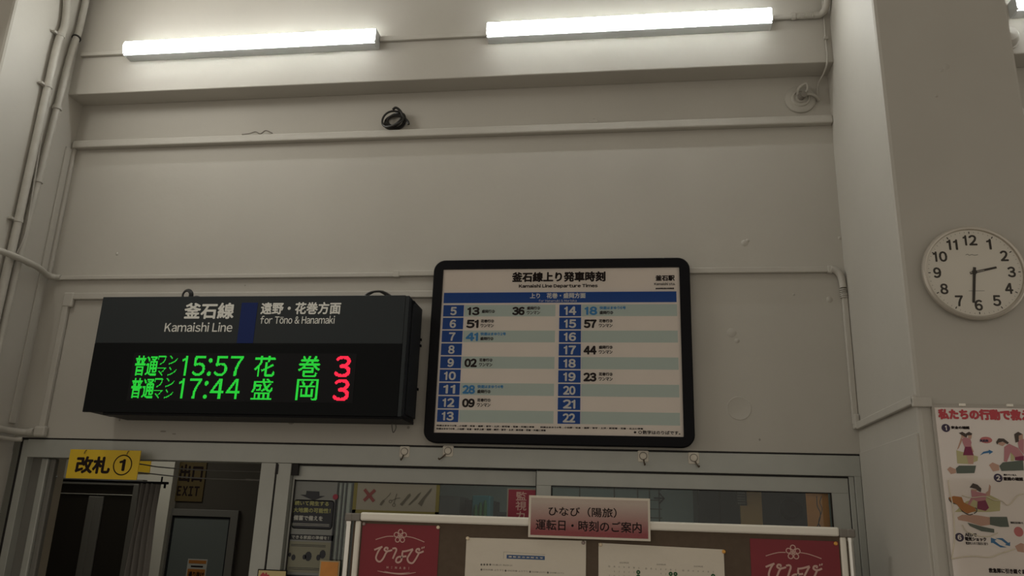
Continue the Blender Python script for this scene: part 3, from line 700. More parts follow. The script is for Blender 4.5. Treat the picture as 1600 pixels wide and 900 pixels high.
# ------------------------------------------------------------------ hooks on the head rail
for i, (px, py, dx, lab) in enumerate(((632, 706, -.01, 'clear adhesive hook on the head rail, first from the left, hook straight down'), (700, 705, -.045, 'clear adhesive hook on the head rail under the timetable, hook tilted to the left'),
                              (1005, 713, .008, 'clear adhesive hook on the head rail, third of four, right of centre'), (1084, 716, .025, 'clear adhesive hook on the head rail, last on the right, hook tilted right'))):
    p = at(px, py, -.015)
    t = thing('adhesive_hook', (p.x, -.012, p.z-.03), lab, 'hook', 'adhesive hooks on the head rail')
    obj('base', G().rrect(p.x-.034, p.x+.034, p.z-.036, p.z+.034, -.0155, -.012, .011), M['hook_clear'], t)
    obj('boss', G().lathe((p.x, -.0155, p.z+.002), [(.021, 0), (.019, .006), (.012, .009), (.0005, .0095)], 20), M['hook_clear'], t)
    obj('ring', G().tube([(p.x+.0215*math.cos(a), -.018, p.z+.002+.0215*math.sin(a)) for a in [2*PI*k/20 for k in range(20)]], .0022, 6, closed=True), M['bracket'], t)
    obj('hook', G().tube(spline([(p.x+dx*.3, -.022, p.z-.02), (p.x+dx*.7, -.03, p.z-.04), (p.x+dx, -.045, p.z-.052), (p.x+dx*1.1, -.05, p.z-.044)]), .0045, 7), M['hook_metal'], t)

# ------------------------------------------------------------------ ticket gate sign
t = thing('ticket_gate_sign', (-3.3, -.1, 1.775), 'yellow hanging ticket gate sign with black characters over the left doorway', 'sign')
obj('plate', G().box(-3.547, -3.058, -.102, -.096, 1.775, 1.957, .001), M['yellow'], t)
g = G(); put(g, '改札', -3.492, -3.250, 1.806, 1.915, -.1025, bold=.010); put(g, '1', -3.192, -3.150, 1.828, 1.902, -.1025, bold=.009)
g.ring(-3.168, 1.865, .0575, .065, -.1025, 40); obj('lettering', g, M['ink'], t)
for x in (-3.44, -3.145):
    obj('wire_loop', G().tube(spline([(x-.004, -.104, 1.930), (x, -.108, 1.940), (x+.006, -.104, 1.952), (x+.012, -.06, 1.958), (x+.016, -.014, 1.945)]), .0022, 6), M['hook_metal'], t)

# ------------------------------------------------------------------ LED departure board
X0, X1, ZB, ZT, ZM, YF = -3.372, -1.322, 2.172, 2.920, 2.6125, -.30
t = thing('departure_display', ((X0+X1)/2, -.15, ZB), 'black LED departure board with green and red lit characters on the left of the wall', 'display')
obj('housing', G().box(X0+.015, X1+.012, -.285, -.031, ZB+.004, ZT-.012, .006), M['slate_side'], t)
obj('header_panel', G().box(X0, X1-.02, YF, YF+.02, ZM, ZT, .003), M['slate'], t)
obj('screen', G().box(X0, X1-.02, YF, YF+.02, ZB, ZM-.0005, .002), M['screen'], t)
obj('dot_matrix', G().box(-3.086, -1.622, YF-.0012, YF, 2.247, 2.55), M['screen_in'], t)
obj('edge_trim', G().box(X1-.02, X1+.004, YF+.002, YF+.03, ZB, ZT-.003, .003), M['slate'], t)
obj('side_cover', G().box(X1+.012, X1+.022, -.25, -.033, ZB+.02, ZT-.02, .003), M['slate_side'], t)
for z, yy_ in ((2.885, -.255), (2.70, -.03), (2.66, -.03), (2.38, -.03)): obj('screw', G().box(X1+.021, X1+.030, yy_-.008, yy_+.008, z-.008, z+.008, .002), M['black'], t)
obj('lower_lip', G().box(X0+.13, X1+.01, -.283, -.02, ZB-.014, ZB+.006, .002), M['black'], t)
obj('blue_stripe', G().box(-2.407, -2.300, YF-.0015, YF, ZM+.001, 2.876), M['navy_stripe'], t)
y = YF-.001; g = G()
put(g, '釜石線', -2.790, -2.452, 2.770, 2.877, y, bold=.007); put(g, 'Kamaishi Line', -2.906, -2.449, 2.686, 2.748, y, bold=.002, slant=0, gap=.10)
put(g, '遠野・花巻方面', -2.276, -1.751, 2.799, 2.878, y, bold=.005); put(g, 'for Tono & Hanamaki', -2.270, -1.783, 2.738, 2.790, y, bold=.0015, gap=.09); g.box(-2.141, -2.118, y, y-.0003, 2.778, 2.782)
obj('white_lettering', g, M['lettering'], t)
y = YF-.003; g = G()
for zt, zb, dx, tm, c1, c2 in ((2.531, 2.403, 0, '15:57', '花', '巻'), (2.388, 2.261, 0, '17:44', '盛', '岡')):
    led(g, '普通', -3.066+dx, -2.915+dx, zb, zt, y, bold=.0022)
    led(g, 'ワン', -2.915, -2.783, zt-.057, zt, y); led(g, 'マン', -2.912, -2.781, zb, zb+.057, y)
    led(g, tm, -2.750, -2.346, zb+.002, zt, y, bold=.0015, gap=.13)
    led(g, c1, -2.270, -2.136, zb, zt+.002, y, bold=.0015); led(g, c2, -1.984, -1.846, zb, zt+.002, y, bold=.0015)
obj('green_led', g, M['green_led'], t, kind='stuff')
g = G(); led(g, '3', -1.752, -1.654, 2.405, 2.534, y, bold=.0035); led(g, '3', -1.748, -1.650, 2.261, 2.390, y, bold=.0035)
obj('red_led', g, M['red_led'], t, kind='stuff')
# cable tails on top of the board
p = at(294, 456, -.2); g = G()
for k, r in enumerate((.036, .030, .024)):
    g.tube([(p.x+r*math.cos(a), -.2-.008*k, 2.954+r*1.15*math.sin(a)) for a in [2*PI*j/20 for j in range(20)]], .006, 7, closed=True)
g.tube(spline([(p.x+.02, -.2, 2.935), (p.x+.06, -.2, 2.948), (p.x+.085, -.2, 2.943)]), .006, 7)
tag(obj('cable_coil', g, M['cable_black']), 'small dark cable coil on top of the departure board, left side', 'cable')
p = at(560, 457, -.2); q = at(615, 459, -.2)
t = thing('cable_tail', (p.x, -.2, 2.92), 'dark cable with a pale plug lying over the top right of the departure board', 'cable')
obj('cord', G().tube(spline([(p.x+.03, -.2, 2.935), (p.x+.08, -.2, 2.968), (p.x+.16, -.2, 2.972), (q.x+.01, -.2, 2.925), (q.x+.02, -.2, 2.919)]), .0075, 8).tube(spline([(p.x+.05, -.18, 2.95), (p.x+.12, -.18, 2.982), (p.x+.20, -.18, 2.94)]), .005, 8), M['cable_black'], t)
obj('plug', G().box(p.x-.02, p.x+.06, -.215, -.195, 2.922, 2.946, .003), M['alu'], t)
# small loops and wire below the board
g = G().tube(spline([(-1.43, -.1, 2.17), (-1.425, -.1, 2.13), (-1.415, -.1, 2.10), (-1.40, -.1, 2.13), (-1.41, -.1, 2.17)]), .003, 6)
tag(obj('wire_loop', g, M['cable_grey']), 'thin wire loop hanging under the right end of the departure board', 'wire')

# ------------------------------------------------------------------ timetable
TX, FZ0, FZ1 = -1.17, 2.046, 3.224
t = thing('timetable_frame', (-.415, -.03, FZ0), 'large timetable in a rounded black frame on the middle of the wall', 'timetable')
obj('frame', G().rrect(-1.233, .402, FZ0, FZ1, -.068, -.031, .075, hole=(TX-.001, .338, 2.108, 3.163), hr=.004), M['black'], t)
obj('paper', G().box(TX-.004, .341, -.051, -.048, 2.105, 3.167), M['paper'], t)
obj('acrylic_cover', G().poly([(TX-.002, 2.106), (.339, 2.106), (.339, 3.165), (TX-.002, 3.165)], -.0565), M['acrylic'], t)
y = -.0515; rowz = lambda i: (2.9235-.084*i, 2.848-.084*i)
g = G().box(TX+.011, TX+1.487, y, y+.0005, 2.937, 3.0065)
for i in range(9):
    a, b = rowz(i); g.box(TX+.013, TX+.147, y, y+.0005, b, a).box(TX+.760, TX+.897, y, y+.0005, b, a)
obj('blue_block', g, M['navy'], t)
g = G()
for i in range(9):
    a, b = rowz(i)
    if i % 2 == 0: g.box(TX+.151, TX+.735, y, y+.0005, b, a)
    if i % 2 == 0: g.box(TX+.900, TX+1.489, y, y+.0005, b, a)
obj('pale_stripe', g, M['pale_green'], t)
y = -.0525; g = G()
for i in range(9):
    a, b = rowz(i); s = str(5+i); c = TX+.080; w_ = .042 if len(s) == 1 else .076
    put(g, s, c-w_/2, c+w_/2, b+.008, a-.012, y, bold=.006, gap=.06)
    c = TX+.829; put(g, str(14+i), c-.038, c+.038, b+.008, a-.012, y, bold=.006, gap=.06)
put(g, '上り　花巻・盛岡方面', TX+.571, TX+.924, 2.965, 3.001, y, bold=.0025); put(g, 'for Hanamaki & Morioka', TX+.628, TX+.868, 2.942, 2.958, y)
obj('white_print', g, M['lettering'], t)
g = G(); gb = G()
put(g, '釜石線上り発車時刻', TX+.451, TX+1.049, 3.074, 3.142, y, bold=.006); put(g, 'Kamaishi Line Departure Times', TX+.498, TX+1.0, 3.031, 3.060, y, bold=.0025, gap=.11)
put(g, '釜石駅', TX+1.360, TX+1.479, 3.075, 3.113, y, bold=.0035); put(g, 'Kamaishi sta.', TX+1.352, TX+1.481, 3.047, 3.064, y, bold=.001)
put(g, '2025年3月15日改正', TX+1.359, TX+1.474, 3.020, 3.031, y, bold=.002)
def entry(i, u, num, l1, l2, blue=False, one=False):
    a, b = rowz(i); tgt = gb if blue else g
    put(tgt, num, TX+u, TX+u+.080, b+.007, a-.013, y, bold=.0075, gap=.06)
    u2 = u+.094
    if one: put(g, l1, TX+u2, TX+u2+.084, b+.022, b+.044, y, bold=.0018); return
    put(tgt, l1, TX+u2, TX+u2+(.163 if blue else .084), b+.043, b+.064, y, bold=.0018); put(g, l2, TX+u2, TX+u2+.084, b+.012, b+.034, y, bold=.0018)
entry(0, .170, '13', '盛岡行②', '', one=True); entry(0, .460, '36', '盛岡行②', 'ワンマン'); entry(1, .167, '51', '花巻行②', 'ワンマン')
entry(2, .168, '41', '快速はまゆり2号', '盛岡行②', True); entry(4, .168, '02', '花巻行②', 'ワンマン'); entry(6, .164, '28', '快速はまゆり4号', '盛岡行③', True)
entry(7, .166, '09', '花巻行①', 'ワンマン'); entry(0, .918, '18', '快速はまゆり6号', '盛岡行③', True); entry(1, .914, '57', '花巻行③', 'ワンマン')
entry(3, .914, '44', '盛岡行③', 'ワンマン'); entry(5, .914, '23', '花巻行③', 'ワンマン')
put(g, '快速はまゆり2号…小佐野・松倉・遠野・宮守・土沢・新花巻・花巻・矢幅に停車', TX+.012, TX+.620, 2.148, 2.159, y, bold=.0012)
put(g, '快速はまゆり4号…小佐野・松倉・遠野・宮守・土沢・新花巻・花巻・北上に停車', TX+.655, TX+1.272, 2.148, 2.159, y, bold=.0012)
put(g, '快速はまゆり6号…小佐野・松倉・岩手上郷・遠野・鱒沢・宮守・土沢・新花巻・花巻・矢幅に停車', TX+.012, TX+.690, 2.128, 2.140, y, bold=.0012)
put(g, '※○数字はのりばです。', TX+1.216, TX+1.489, 2.122, 2.144, y, bold=.0015)
obj('black_print', g, M['ink'], t); obj('blue_print', gb, M['cyan_ink'], t)

# ------------------------------------------------------------------ wall clock
cx, cz, R = 1.655, 2.803, .237
yc = -1.002
t = thing('wall_clock', (cx, yc, cz-R), 'round white wall clock with silver rim and black numerals on the right pillar', 'clock')
obj('rim', G().lathe((cx, yc, cz), [(.0005, 0), (R-.02, 0), (R-.006, .012), (R, .026), (R-.003, .038), (R-.011, .044), (R-.019, .041), (R-.022, .030)], 72), M['clock_rim'], t)
obj('face', G().lathe((cx, yc, cz), [(R-.019, .0300), (.0005, .0301)], 72), M['clock_face'], t)
yf = yc-.0308; g = G(); NR = .163
for i in range(1, 13):
    a = math.radians(90-30*i); s = str(i); nx, nz = cx+NR*math.cos(a)*1.02, cz+NR*math.sin(a); w_ = .036 if i < 10 else .064
    if i in (1,): w_ = .022
    if i == 11: w_ = .050
    put(g, s, nx-w_/2, nx+w_/2, nz-.027, nz+.027, yf, bold=.0045, gap=.09)
obj('numerals', g, M['clock_ink'], t)
g = G()
for i in range(60):
    a = math.radians(6*i); r0, r1, w_ = (.196, .207, .0045) if i % 5 == 0 else (.201, .207, .0012)
    g.stroke([(cx+r0*math.cos(a), cz+r0*math.sin(a)), (cx+r1*math.cos(a), cz+r1*math.sin(a))], w_, yf, False)
g.stroke([(cx-.028, cz+.088), (cx-.018, cz+.092), (cx-.012, cz+.086), (cx, cz+.09), (cx+.012, cz+.086), (cx+.028, cz+.089)], .002, yf).stroke([(cx-.035, cz-.092), (cx+.035, cz-.092)], .0015, yf, False)
obj('minute_marks', g, M['clock_ink'], t)
def hand(name, ang, l, back, w0, w1, yo, m):
    a = math.radians(90-ang); d = Vector((math.cos(a), 0, math.sin(a))); n = Vector((-d.z, 0, d.x)); c = Vector((cx, yc-yo, cz))
    pts = [c-d*back+n*w0, c-d*back-n*w0, c+d*l-n*w1, c+d*l+n*w1]; b = [p+Vector((0, .0012, 0)) for p in pts]
    return obj(name, G().add(pts+b, [(0, 1, 2, 3), (7, 6, 5, 4), (0, 4, 5, 1), (1, 5, 6, 2), (2, 6, 7, 3), (3, 7, 4, 0)]), m, t)
hand('hour_hand', 77, .105, .02, .006, .005, .0325, M['clock_ink'])
hand('minute_hand', 188, .152, .025, .0065, .0055, .0345, M['clock_ink'])
hand('second_hand', 79, .045, .02, .0015, .0012, .0365, M['clock_rim'])
obj('hub', G().lathe((cx, yc-.032, cz), [(.011, 0), (.011, .006), (.0005, .0065)], 20), M['clock_ink'], t)
obj('clock_glass', G().lathe((cx, yc, cz), [(R-.017, .040), (R*.6, .0405), (.0005, .041)], 48), M['film'], t)

# ------------------------------------------------------------------ first-aid poster
PX0, PX1, PZ0, PZ1 = 1.400, 2.000, 1.325, 2.172
t = thing('first_aid_poster', (1.7, -1.01, PZ0), 'first-aid poster with red heading and figures in a clear holder on the right pillar', 'poster')
obj('holder', G().box(PX0, PX1, -1.014, -1.001, PZ0, PZ1, .003), M['alu'], t)
bpy.data.objects['holder'].data.materials[0] = mat('holder_plastic', (.42, .39, .35), .35)
obj('sheet', G().box(PX0+.012, PX1-.005, -1.016, -1.014, PZ0+.01, PZ1-.016), M['poster_white'], t)
def P8(x, y_): p = at(1450 + x/6, 620 + y_/6, -1.017); return (p.x, p.z)
def P7(x, y_): p = at(1440 + x/6, 750 + y_/6, -1.017); return (p.x, p.z)
def F(m, *polys, name='drawing', k=[0]):
    g = G()
    for pl in polys: k[0] += 1; obj(name, G().poly(pl, -1.0165-.00004*(k[0] % 40)), m, t)
def px(f, *q): return [f(*p) for p in q]
g = G(); a = P8(100, 215); b = P8(870, 125); put(g, '私たちの行動で救える命', a[0], a[0]+.488, a[1]+.001, b[1]+.003, -1.0175, bold=.006)
obj('red_heading', g, M['poster_red'], t)
g = G()
for f, x, y_, r in ((P8, 167, 292, 40), (P8, 658, 760, 40), (P7, 355, 537, 40)):
    c = f(x, y_); obj('number_badge', G().disc(c[0], c[1], .0185, -1.0170, 24), M['poster_navy'], t)
g = G()
for f, x, y_, s in ((P8, 167, 292, '1'), (P8, 658, 760, '2'), (P7, 355, 537, '6')):
    c = f(x, y_); put(g, s, c[0]-(.004 if s == '1' else .008), c[0]+(.004 if s == '1' else .008), c[1]-.011, c[1]+.011, -1.0174, bold=.002)
obj('badge_number', g, M['poster_white'], t)
g = G()
def line(f, x0_, y0_, x1_, y1_, s, bold=.0015): a = f(x0_, y0_); b = f(x1_, y1_); put(g, s, min(a[0], b[0]), max(a[0], b[0]), min(a[1], b[1]), max(a[1], b[1]), -1.0172, bold=bold)
line(P8, 218, 302, 388, 275, '安全の確認', .002); line(P8, 708, 785, 890, 755, '意識の確認', .002); line(P8, 708, 740, 830, 725, '倒れている人', .001)
line(P7, 408, 530, 515, 500, 'AEDで'); line(P7, 408, 570, 605, 538, '電気ショック', .002); line(P7, 415, 605, 620, 585, '電源を入れて指示に従う', .0005)
line(P7, 835, 410, 950, 392, '胸骨圧迫を続ける', .0005); line(P7, 632, 870, 1010, 838, '救急隊に引き継ぐまで', .002)
obj('small_heading', g, M['ink'], t)
F(M['pale_yellow'], px(P8, (265, 500), (470, 560), (465, 600), (380, 630), (275, 625)), px(P8, (775, 520), (815, 560), (805, 600), (775, 600)), px(P7, (640, 140), (740, 190), (735, 290), (640, 300), (430, 300), (310, 300), (420, 200)), name='yellow_field')
for c, rx, rz in ((P8(545, 405), .026, .0145), (P7(910, 485), .019, .021)): obj('speech_blob', G().disc(c[0], c[1], rx, -1.0168, 20, rz), M['print_coral'], t)
g = G(); c = P8(525, 412); put(g, '大丈夫', c[0]-.019, c[0]+.019, c[1]-.006, c[1]+.007, -1.0172, bold=.003); obj('blob_lettering', g, M['poster_navy'], t)
F(M['print_blue'], px(P8, (485, 550), (520, 515), (570, 505), (570, 495), (612, 515), (575, 540), (572, 525), (525, 532)), px(P7, (650, 590), (650, 540), (705, 560), (685, 570), (735, 610), (800, 632), (740, 632), (670, 590)), px(P7, (690, 545), (760, 545), (815, 590), (830, 580), (830, 620), (780, 608), (795, 600), (750, 565)), name='blue_arrow')
F(M['skin'], px(P8, (310, 380), (325, 400), (290, 480), (272, 500), (285, 460)), px(P8, (400, 440), (430, 515), (420, 520), (395, 460)), px(P8, (360, 545), (430, 545), (425, 630), (380, 630)),
  px(P8, (180, 680), (205, 655), (262, 680), (262, 715), (215, 725)), px(P8, (572, 640), (605, 615), (665, 640), (668, 690), (610, 700)), px(P7, (635, 40), (650, 60), (640, 150), (610, 150), (600, 120), (625, 100)),
  px(P7, (460, 170), (490, 175), (450, 250), (430, 240)), px(P7, (335, 350), (380, 325), (520, 330), (640, 350), (640, 420), (560, 432), (430, 390), (345, 375)), px(P7, (875, 620), (930, 590), (960, 600), (960, 680), (900, 670)), px(P8, (310, 350), (345, 350), (345, 385), (315, 385)), px(P8, (375, 350), (412, 350), (405, 395), (378, 392)),
  px(P8, (655, 420), (740, 430), (700, 462), (660, 445)), px(P8, (850, 345), (890, 350), (890, 405), (850, 400)), px(P7, (465, 85), (525, 90), (505, 118), (470, 105)), name='skin_shape')
F(M['pink'], px(P8, (318, 395), (345, 380), (395, 392), (408, 430), (400, 472), (345, 472), (325, 430)), px(P8, (715, 470), (760, 440), (845, 480), (895, 550), (820, 570), (775, 520), (740, 610), (712, 605)), px(P8, (840, 410), (898, 395), (898, 540), (850, 480)),
  px(P7, (462, 95), (520, 110), (610, 130), (600, 190), (520, 200), (480, 180), (435, 250), (425, 235), (470, 160)), name='pink_shirt')
F(M['magenta'], px(P8, (348, 468), (402, 468), (428, 548), (328, 548)), px(P8, (815, 565), (898, 552), (898, 600), (815, 595)), px(P7, (525, 200), (600, 190), (632, 260), (600, 290), (520, 270)), name='magenta_skirt')
F(M['hair'], px(P8, (290, 340), (320, 328), (350, 345), (362, 385), (335, 370), (305, 352)), px(P8, (352, 345), (385, 328), (415, 345), (405, 360), (368, 362), (360, 385)), px(P8, (638, 425), (660, 390), (710, 392), (758, 430), (745, 445), (700, 420), (660, 430), (648, 450)),
  px(P8, (808, 350), (845, 328), (885, 350), (850, 365), (850, 420), (820, 430)), px(P7, (450, 70), (480, 30), (525, 45), (560, 80), (555, 115), (525, 100), (510, 85)), name='dark_hair')
F(M['cloth_green'], px(P8, (262, 670), (290, 645), (450, 645), (435, 715), (270, 718)), px(P8, (668, 650), (700, 615), (890, 595), (898, 690), (690, 695)), px(P7, (640, 345), (800, 345), (820, 440), (740, 440), (640, 420)), px(P7, (430, 400), (560, 435), (680, 460), (680, 495), (560, 480), (450, 430)), name='green_trousers')
F(M['print_orange'], px(P7, (255, 165), (300, 150), (375, 160), (395, 210), (500, 260), (510, 290), (430, 315), (370, 280), (330, 230), (275, 200)), name='orange_device')
g = G()
for s in ([(255, 165), (262, 190), (290, 215), (345, 235), (380, 290), (440, 325), (480, 320)], [(390, 210), (450, 255), (510, 265), (515, 295), (490, 315)]): g.stroke(px(P7, *s), .004, -1.0179)
obj('device_outline', g, M['hair'], t)
# wrinkled clear sleeve on top of the poster
g = G(); nx, nz = 30, 40; vs = []
for i in range(nx+1):
    for k in range(nz+1):
        x = 1.432 + (PX1-.012-1.432)*i/nx; z = PZ0+.01 + (1.83-PZ0)*k/nz
        vs.append((x, -1.0215 - .0022*math.sin(i*.9+math.sin(k*.5)*1.6)*math.sin(k*.33+i*.2), z))
g.add(vs, [(i*(nz+1)+k, (i+1)*(nz+1)+k, (i+1)*(nz+1)+k+1, i*(nz+1)+k+1) for i in range(nx) for k in range(nz)], True)
obj('clear_sleeve', g, M['film'], t)
g = G()
def P7s(x, y_): p = at(1440 + x/6, 750 + y_/6, -1.022); return (p.x, -1.022, p.z)
for s, r in (([(250, 0), (265, 110), (295, 250), (305, 400), (310, 560), (282, 740)], .0022), ([(282, 742), (380, 722), (500, 715), (640, 725), (740, 690), (880, 645)], .0022), ([(380, 145), (470, 165), (600, 155), (680, 190), (750, 195), (815, 235), (900, 150), (955, 130)], .0018), ([(380, 420), (430, 485), (540, 525), (640, 528), (715, 495)], .0018)):
    g.tube(spline([P7s(*q) for q in s]), r, 6)
obj('sleeve_crease_glint', g, mat('film_glint', (.62, .55, .42), .2), t)  # creases coloured pale to paint the reflection streaks on the film
for x_ in (1502, 1576):
    p = at(x_, 626, -1.016); obj('clip', G().box(p.x-.012, p.x+.016, -1.020, -1.012, PZ1-.008, PZ1+.004, .002), M['alu_bright'], t)

# ------------------------------------------------------------------ surface ducts and conduits
def elbow(p0, c, p1, n=7):
    p0, c, p1 = map(Vector, (p0, c, p1)); return [p0*(1-t_)**2 + c*2*t_*(1-t_) + p1*t_*t_ for t_ in [i/n for i in range(n+1)]]
t = thing('cable_duct', (-1.3, 0, 3.13), 'long painted cable duct running level across the wall behind the timetable', 'cable duct')
obj('run', G().box(-3.93, -1.496, -.028, -.002, 3.128, 3.157, .004), M['duct'], t)
obj('run', G().box(-1.49, 1.255, -.030, -.002, 3.132, 3.168, .004), M['duct'], t)
obj('coupling', G().box(-1.515, -1.475, -.032, -.002, 3.125, 3.171, .004), M['duct'], t)
obj('coupling', G().box(1.235, 1.262, -.034, -.002, 3.126, 3.173, .004), M['duct'], t)
g = G(); pts = elbow((1.255, -.024, 3.150), (1.318, -.024, 3.150), (1.318, -.024, 3.03)); g.tube(pts, .021, 12)
obj('elbow', g, M['duct'], t)
g = G()
for k in range(5): g.tube([(1.3165, -.0245, 3.02-.012*k), (1.3165, -.0245, 3.014-.012*k)], .0222, 12)
obj('corrugation', g, M['duct'], t, kind='stuff')
t = thing('corner_duct', (1.32, -.02, 2.19), 'vertical painted duct in the right corner turning along the pillar to the poster', 'cable duct')
obj('riser', G().box(1.306, XR-.002, -.034, -.002, 2.20, 3.0, .005), M['duct'], t)
obj('coupling', G().box(1.302, XR-.002, -.036, -.002, 2.965, 2.995, .005), M['duct'], t)
obj('corner_piece', G().box(1.308, XR-.002, -.06, -.002, 2.176, 2.26, .008), M['duct'], t)
obj('side_run', G().box(XR-.024, XR-.002, -1.02, -.05, 2.172, 2.214, .005), M['duct'], t)
obj('front_run', G().box(XR-.024, 1.402, -1.024, -1.002, 2.158, 2.202, .005), M['duct'], t)
t = thing('lower_duct', (-2.6, 0, 2.05), 'painted duct dropping down the wall left of the departure board', 'cable duct')
obj('level_run', G().box(-3.80, -1.1, -.03, -.002, 2.984, 3.030, .005), M['duct'], t)
obj('elbow', G().box(-3.868, -3.79, -.034, -.002, 2.93, 3.034, .010), M['duct'], t)
obj('drop', G().box(-3.862, -3.820, -.030, -.002, 2.09, 2.935, .005), M['duct'], t)
obj('foot_piece', G().box(-3.885, -3.80, -.045, -.002, 2.038, 2.11, .014), M['duct'], t)
# pipes on the left pillar
t = thing('wrapping_pipe', (-4.0, -.4, 3.15), 'painted pipe crossing the left pillar side and joining the wall duct', 'pipe')
obj('pipe', G().tube(spline([(-3.92, -.022, 3.143), (-3.965, -.03, 3.145), (-3.99, -.08, 3.15), (-3.953, -.24, 3.158), (-3.953, -.50, 3.157), (-4.0, -.66, 3.155), (-4.01, -.80, 3.15)]), .021, 12), M['pipe'], t)
for yy_ in (-.29, -.43): obj('collar', G().tube([(-3.953, yy_, 3.158), (-3.953, yy_-.03, 3.158)], .0225, 12), M['pipe'], t)
t = thing('low_pipe', (-3.97, -.2, 2.04), 'painted pipe ending in the corner duct at the foot of the left pillar, upper one', 'pipe')
obj('pipe', G().tube(spline([(-3.89, -.03, 2.068), (-3.95, -.04, 2.066), (-3.995, -.12, 2.066), (-4.005, -.3, 2.075), (-4.01, -.5, 2.10), (-4.01, -.8, 2.12)]), .022, 12), M['pipe'], t)
obj('end_collar', G().tube([(-3.885, -.03, 2.068), (-3.915, -.032, 2.067)], .027, 12), M['pipe'], t)
tag(obj('low_pipe', G().tube(spline([(-3.945, -.05, 2.018), (-3.99, -.08, 2.016), (-4.005, -.2, 2.016), (-4.01, -.4, 2.03), (-4.01, -.8, 2.045)]), .016, 12), M['pipe']), 'thinner painted pipe just under the other at the foot of the left pillar', 'pipe')
for nm, yy_, r, lab, top in (('a', -.415, .026, 'thick painted riser pipe on the left pillar side, nearer the room', -.36), ('b', -.295, .027, 'painted riser pipe in the left corner, beside the end of the lamp conduit', -.235)):
    t = thing('riser_pipe', (XL+.03, yy_, 2.2), lab, 'pipe', 'riser pipes on the left pillar')
    x = XL+r+.008
    if nm == 'a': pts = [(x, yy_-.01, 2.15), (x, yy_-.005, 3.0), (x, yy_, 3.4), (x, yy_, 4.4), (x, yy_+.005, 4.78), (x, yy_+.03, 4.92), (x, yy_+.02, 5.05), (x, yy_-.02, 5.25), (x, yy_-.02, 5.58)]
    else: pts = [(x, -.36, 2.15), (x, -.345, 3.0), (x, -.335, 3.4), (x, -.30, 4.1), (x, -.285, 4.4), (x, -.27, 4.75), (x, -.25, 4.92), (x, -.235, 5.05), (x, -.235, 5.58)]
    obj('pipe', G().tube(spline(pts), r if nm == 'a' else [r*.9 for _ in spline(pts)], 14), M['pipe'], t)
    P_ = spline(pts, 12)
    def aty(z): return min(P_, key=lambda p: abs(p.z-z)).y
    for z in ((4.43, 3.42, 4.85) if nm == 'a' else (4.33, 3.75)):
        c = obj('clamp', G().tube([(x, aty(z), z-.012), (x, aty(z), z+.012)], r*1.18, 14), M['pipe'], t)
        if nm == 'a': obj('clamp_ear', G().box(x-.03, x-.0, aty(z)-.06, aty(z)-.02, z-.008, z+.008, .003), M['pipe'], c)
    if nm == 'b': obj('dark_band', G().tube([(x, aty(4.93), 4.925), (x, aty(4.93)+.004, 4.935)], r*1.22, 14), M['cable_black'], t)
x = XL+.012
tag(obj('thin_wire', G().tube(spline([(x, -.375, 5.5), (x, -.37, 4.9), (x, -.365, 4.4), (x+.02, -.36, 3.9), (x+.04, -.355, 3.45), (x+.045, -.365, 3.3), (x+.02, -.375, 3.19)]), .0055, 6), M['pipe']), 'thin painted wire running down between the two riser pipes', 'wire')
# conduit feeding the lamps
t = thing('lamp_conduit', (-.8, -.19, 4.82), 'painted conduit linking the strip lamps along the beam face', 'conduit')
obj('left_run', G().box(-3.99, -3.593, -.195, -.17, 4.812, 4.845, .004), M['duct'], t)
obj('middle_run', G().box(-1.697, -.923, -.195, -.17, 4.812, 4.848, .004), M['duct'], t)
obj('right_run', G().tube([(.963, -.192, 4.838), (1.12, -.192, 4.840)], .016, 12), M['duct'], t)
g = G(); n = 30
g.tube([(1.11+.13*i/n, -.194, 4.840) for i in range(n+1)], [.0215 if i % 2 else .018 for i in range(n+1)], 12)
obj('corrugated_sleeve', g, M['duct'], t)
obj('coupling', G().tube([(1.095, -.194, 4.84), (1.118, -.194, 4.84)], .024, 12), M['duct'], t)
obj('bend', G().tube(spline([(1.24, -.195, 4.84), (1.28, -.20, 4.842), (1.306, -.225, 4.87), (1.312, -.26, 4.93), (1.312, -.30, 5.1), (1.312, -.30, 5.58)]), .021, 12), M['duct'], t)
# bell base with cable
t = thing('round_wall_fixture', (1.155, 0, 4.24), 'round painted wall fixture with twisted bracket under the beam at the right', 'wall fixture')
cx_, cz_ = 1.155, 4.335
obj('disc', G().lathe((cx_, 0, cz_), [(.100, 0), (.098, .012), (.085, .02), (.062, .018), (.056, .028), (.048, .030), (.044, .02), (.036, .020), (.032, .03), (.0005, .03)], 40), M['pipe'], t)
obj('bracket', G().tube(spline([(cx_-.02, -.03, cz_+.02), (cx_-.015, -.055, cz_+.055), (cx_+.03, -.06, cz_+.085), (cx_+.04, -.05, cz_+.05), (cx_+.02, -.04, cz_+.02)]), .009, 8), M['pipe'], t)
obj('socket', G().tube([(cx_+.0, -.028, cz_), (cx_+.01, -.075, cz_+.0)], .022, 12), M['bracket'], t)
obj('stub_cable', G().tube(spline([(cx_+.01, -.05, cz_+.0), (cx_+.05, -.05, cz_+.012), (cx_+.09, -.04, cz_+.0), (cx_+.115, -.02, cz_-.02)]), .009, 8), M['pipe'], t)
t = thing('fixture_cable', (1.3, -.18, 4.35), 'thin cable clipped down the beam end to the round wall fixture', 'cable')
obj('cord', G().tube(spline([(1.305, -.176, 5.5), (1.305, -.176, 5.0), (1.302, -.177, 4.7), (1.302, -.178, 4.52), (1.290, -.12, 4.46), (1.268, -.03, 4.42), (1.262, -.012, 4.33), (1.265, -.012, 4.31)]), .006, 8), M['pipe'], t)
obj('clip', G().box(1.290, 1.318, -.19, -.17, 4.665, 4.685, .003), M['pipe'], t)
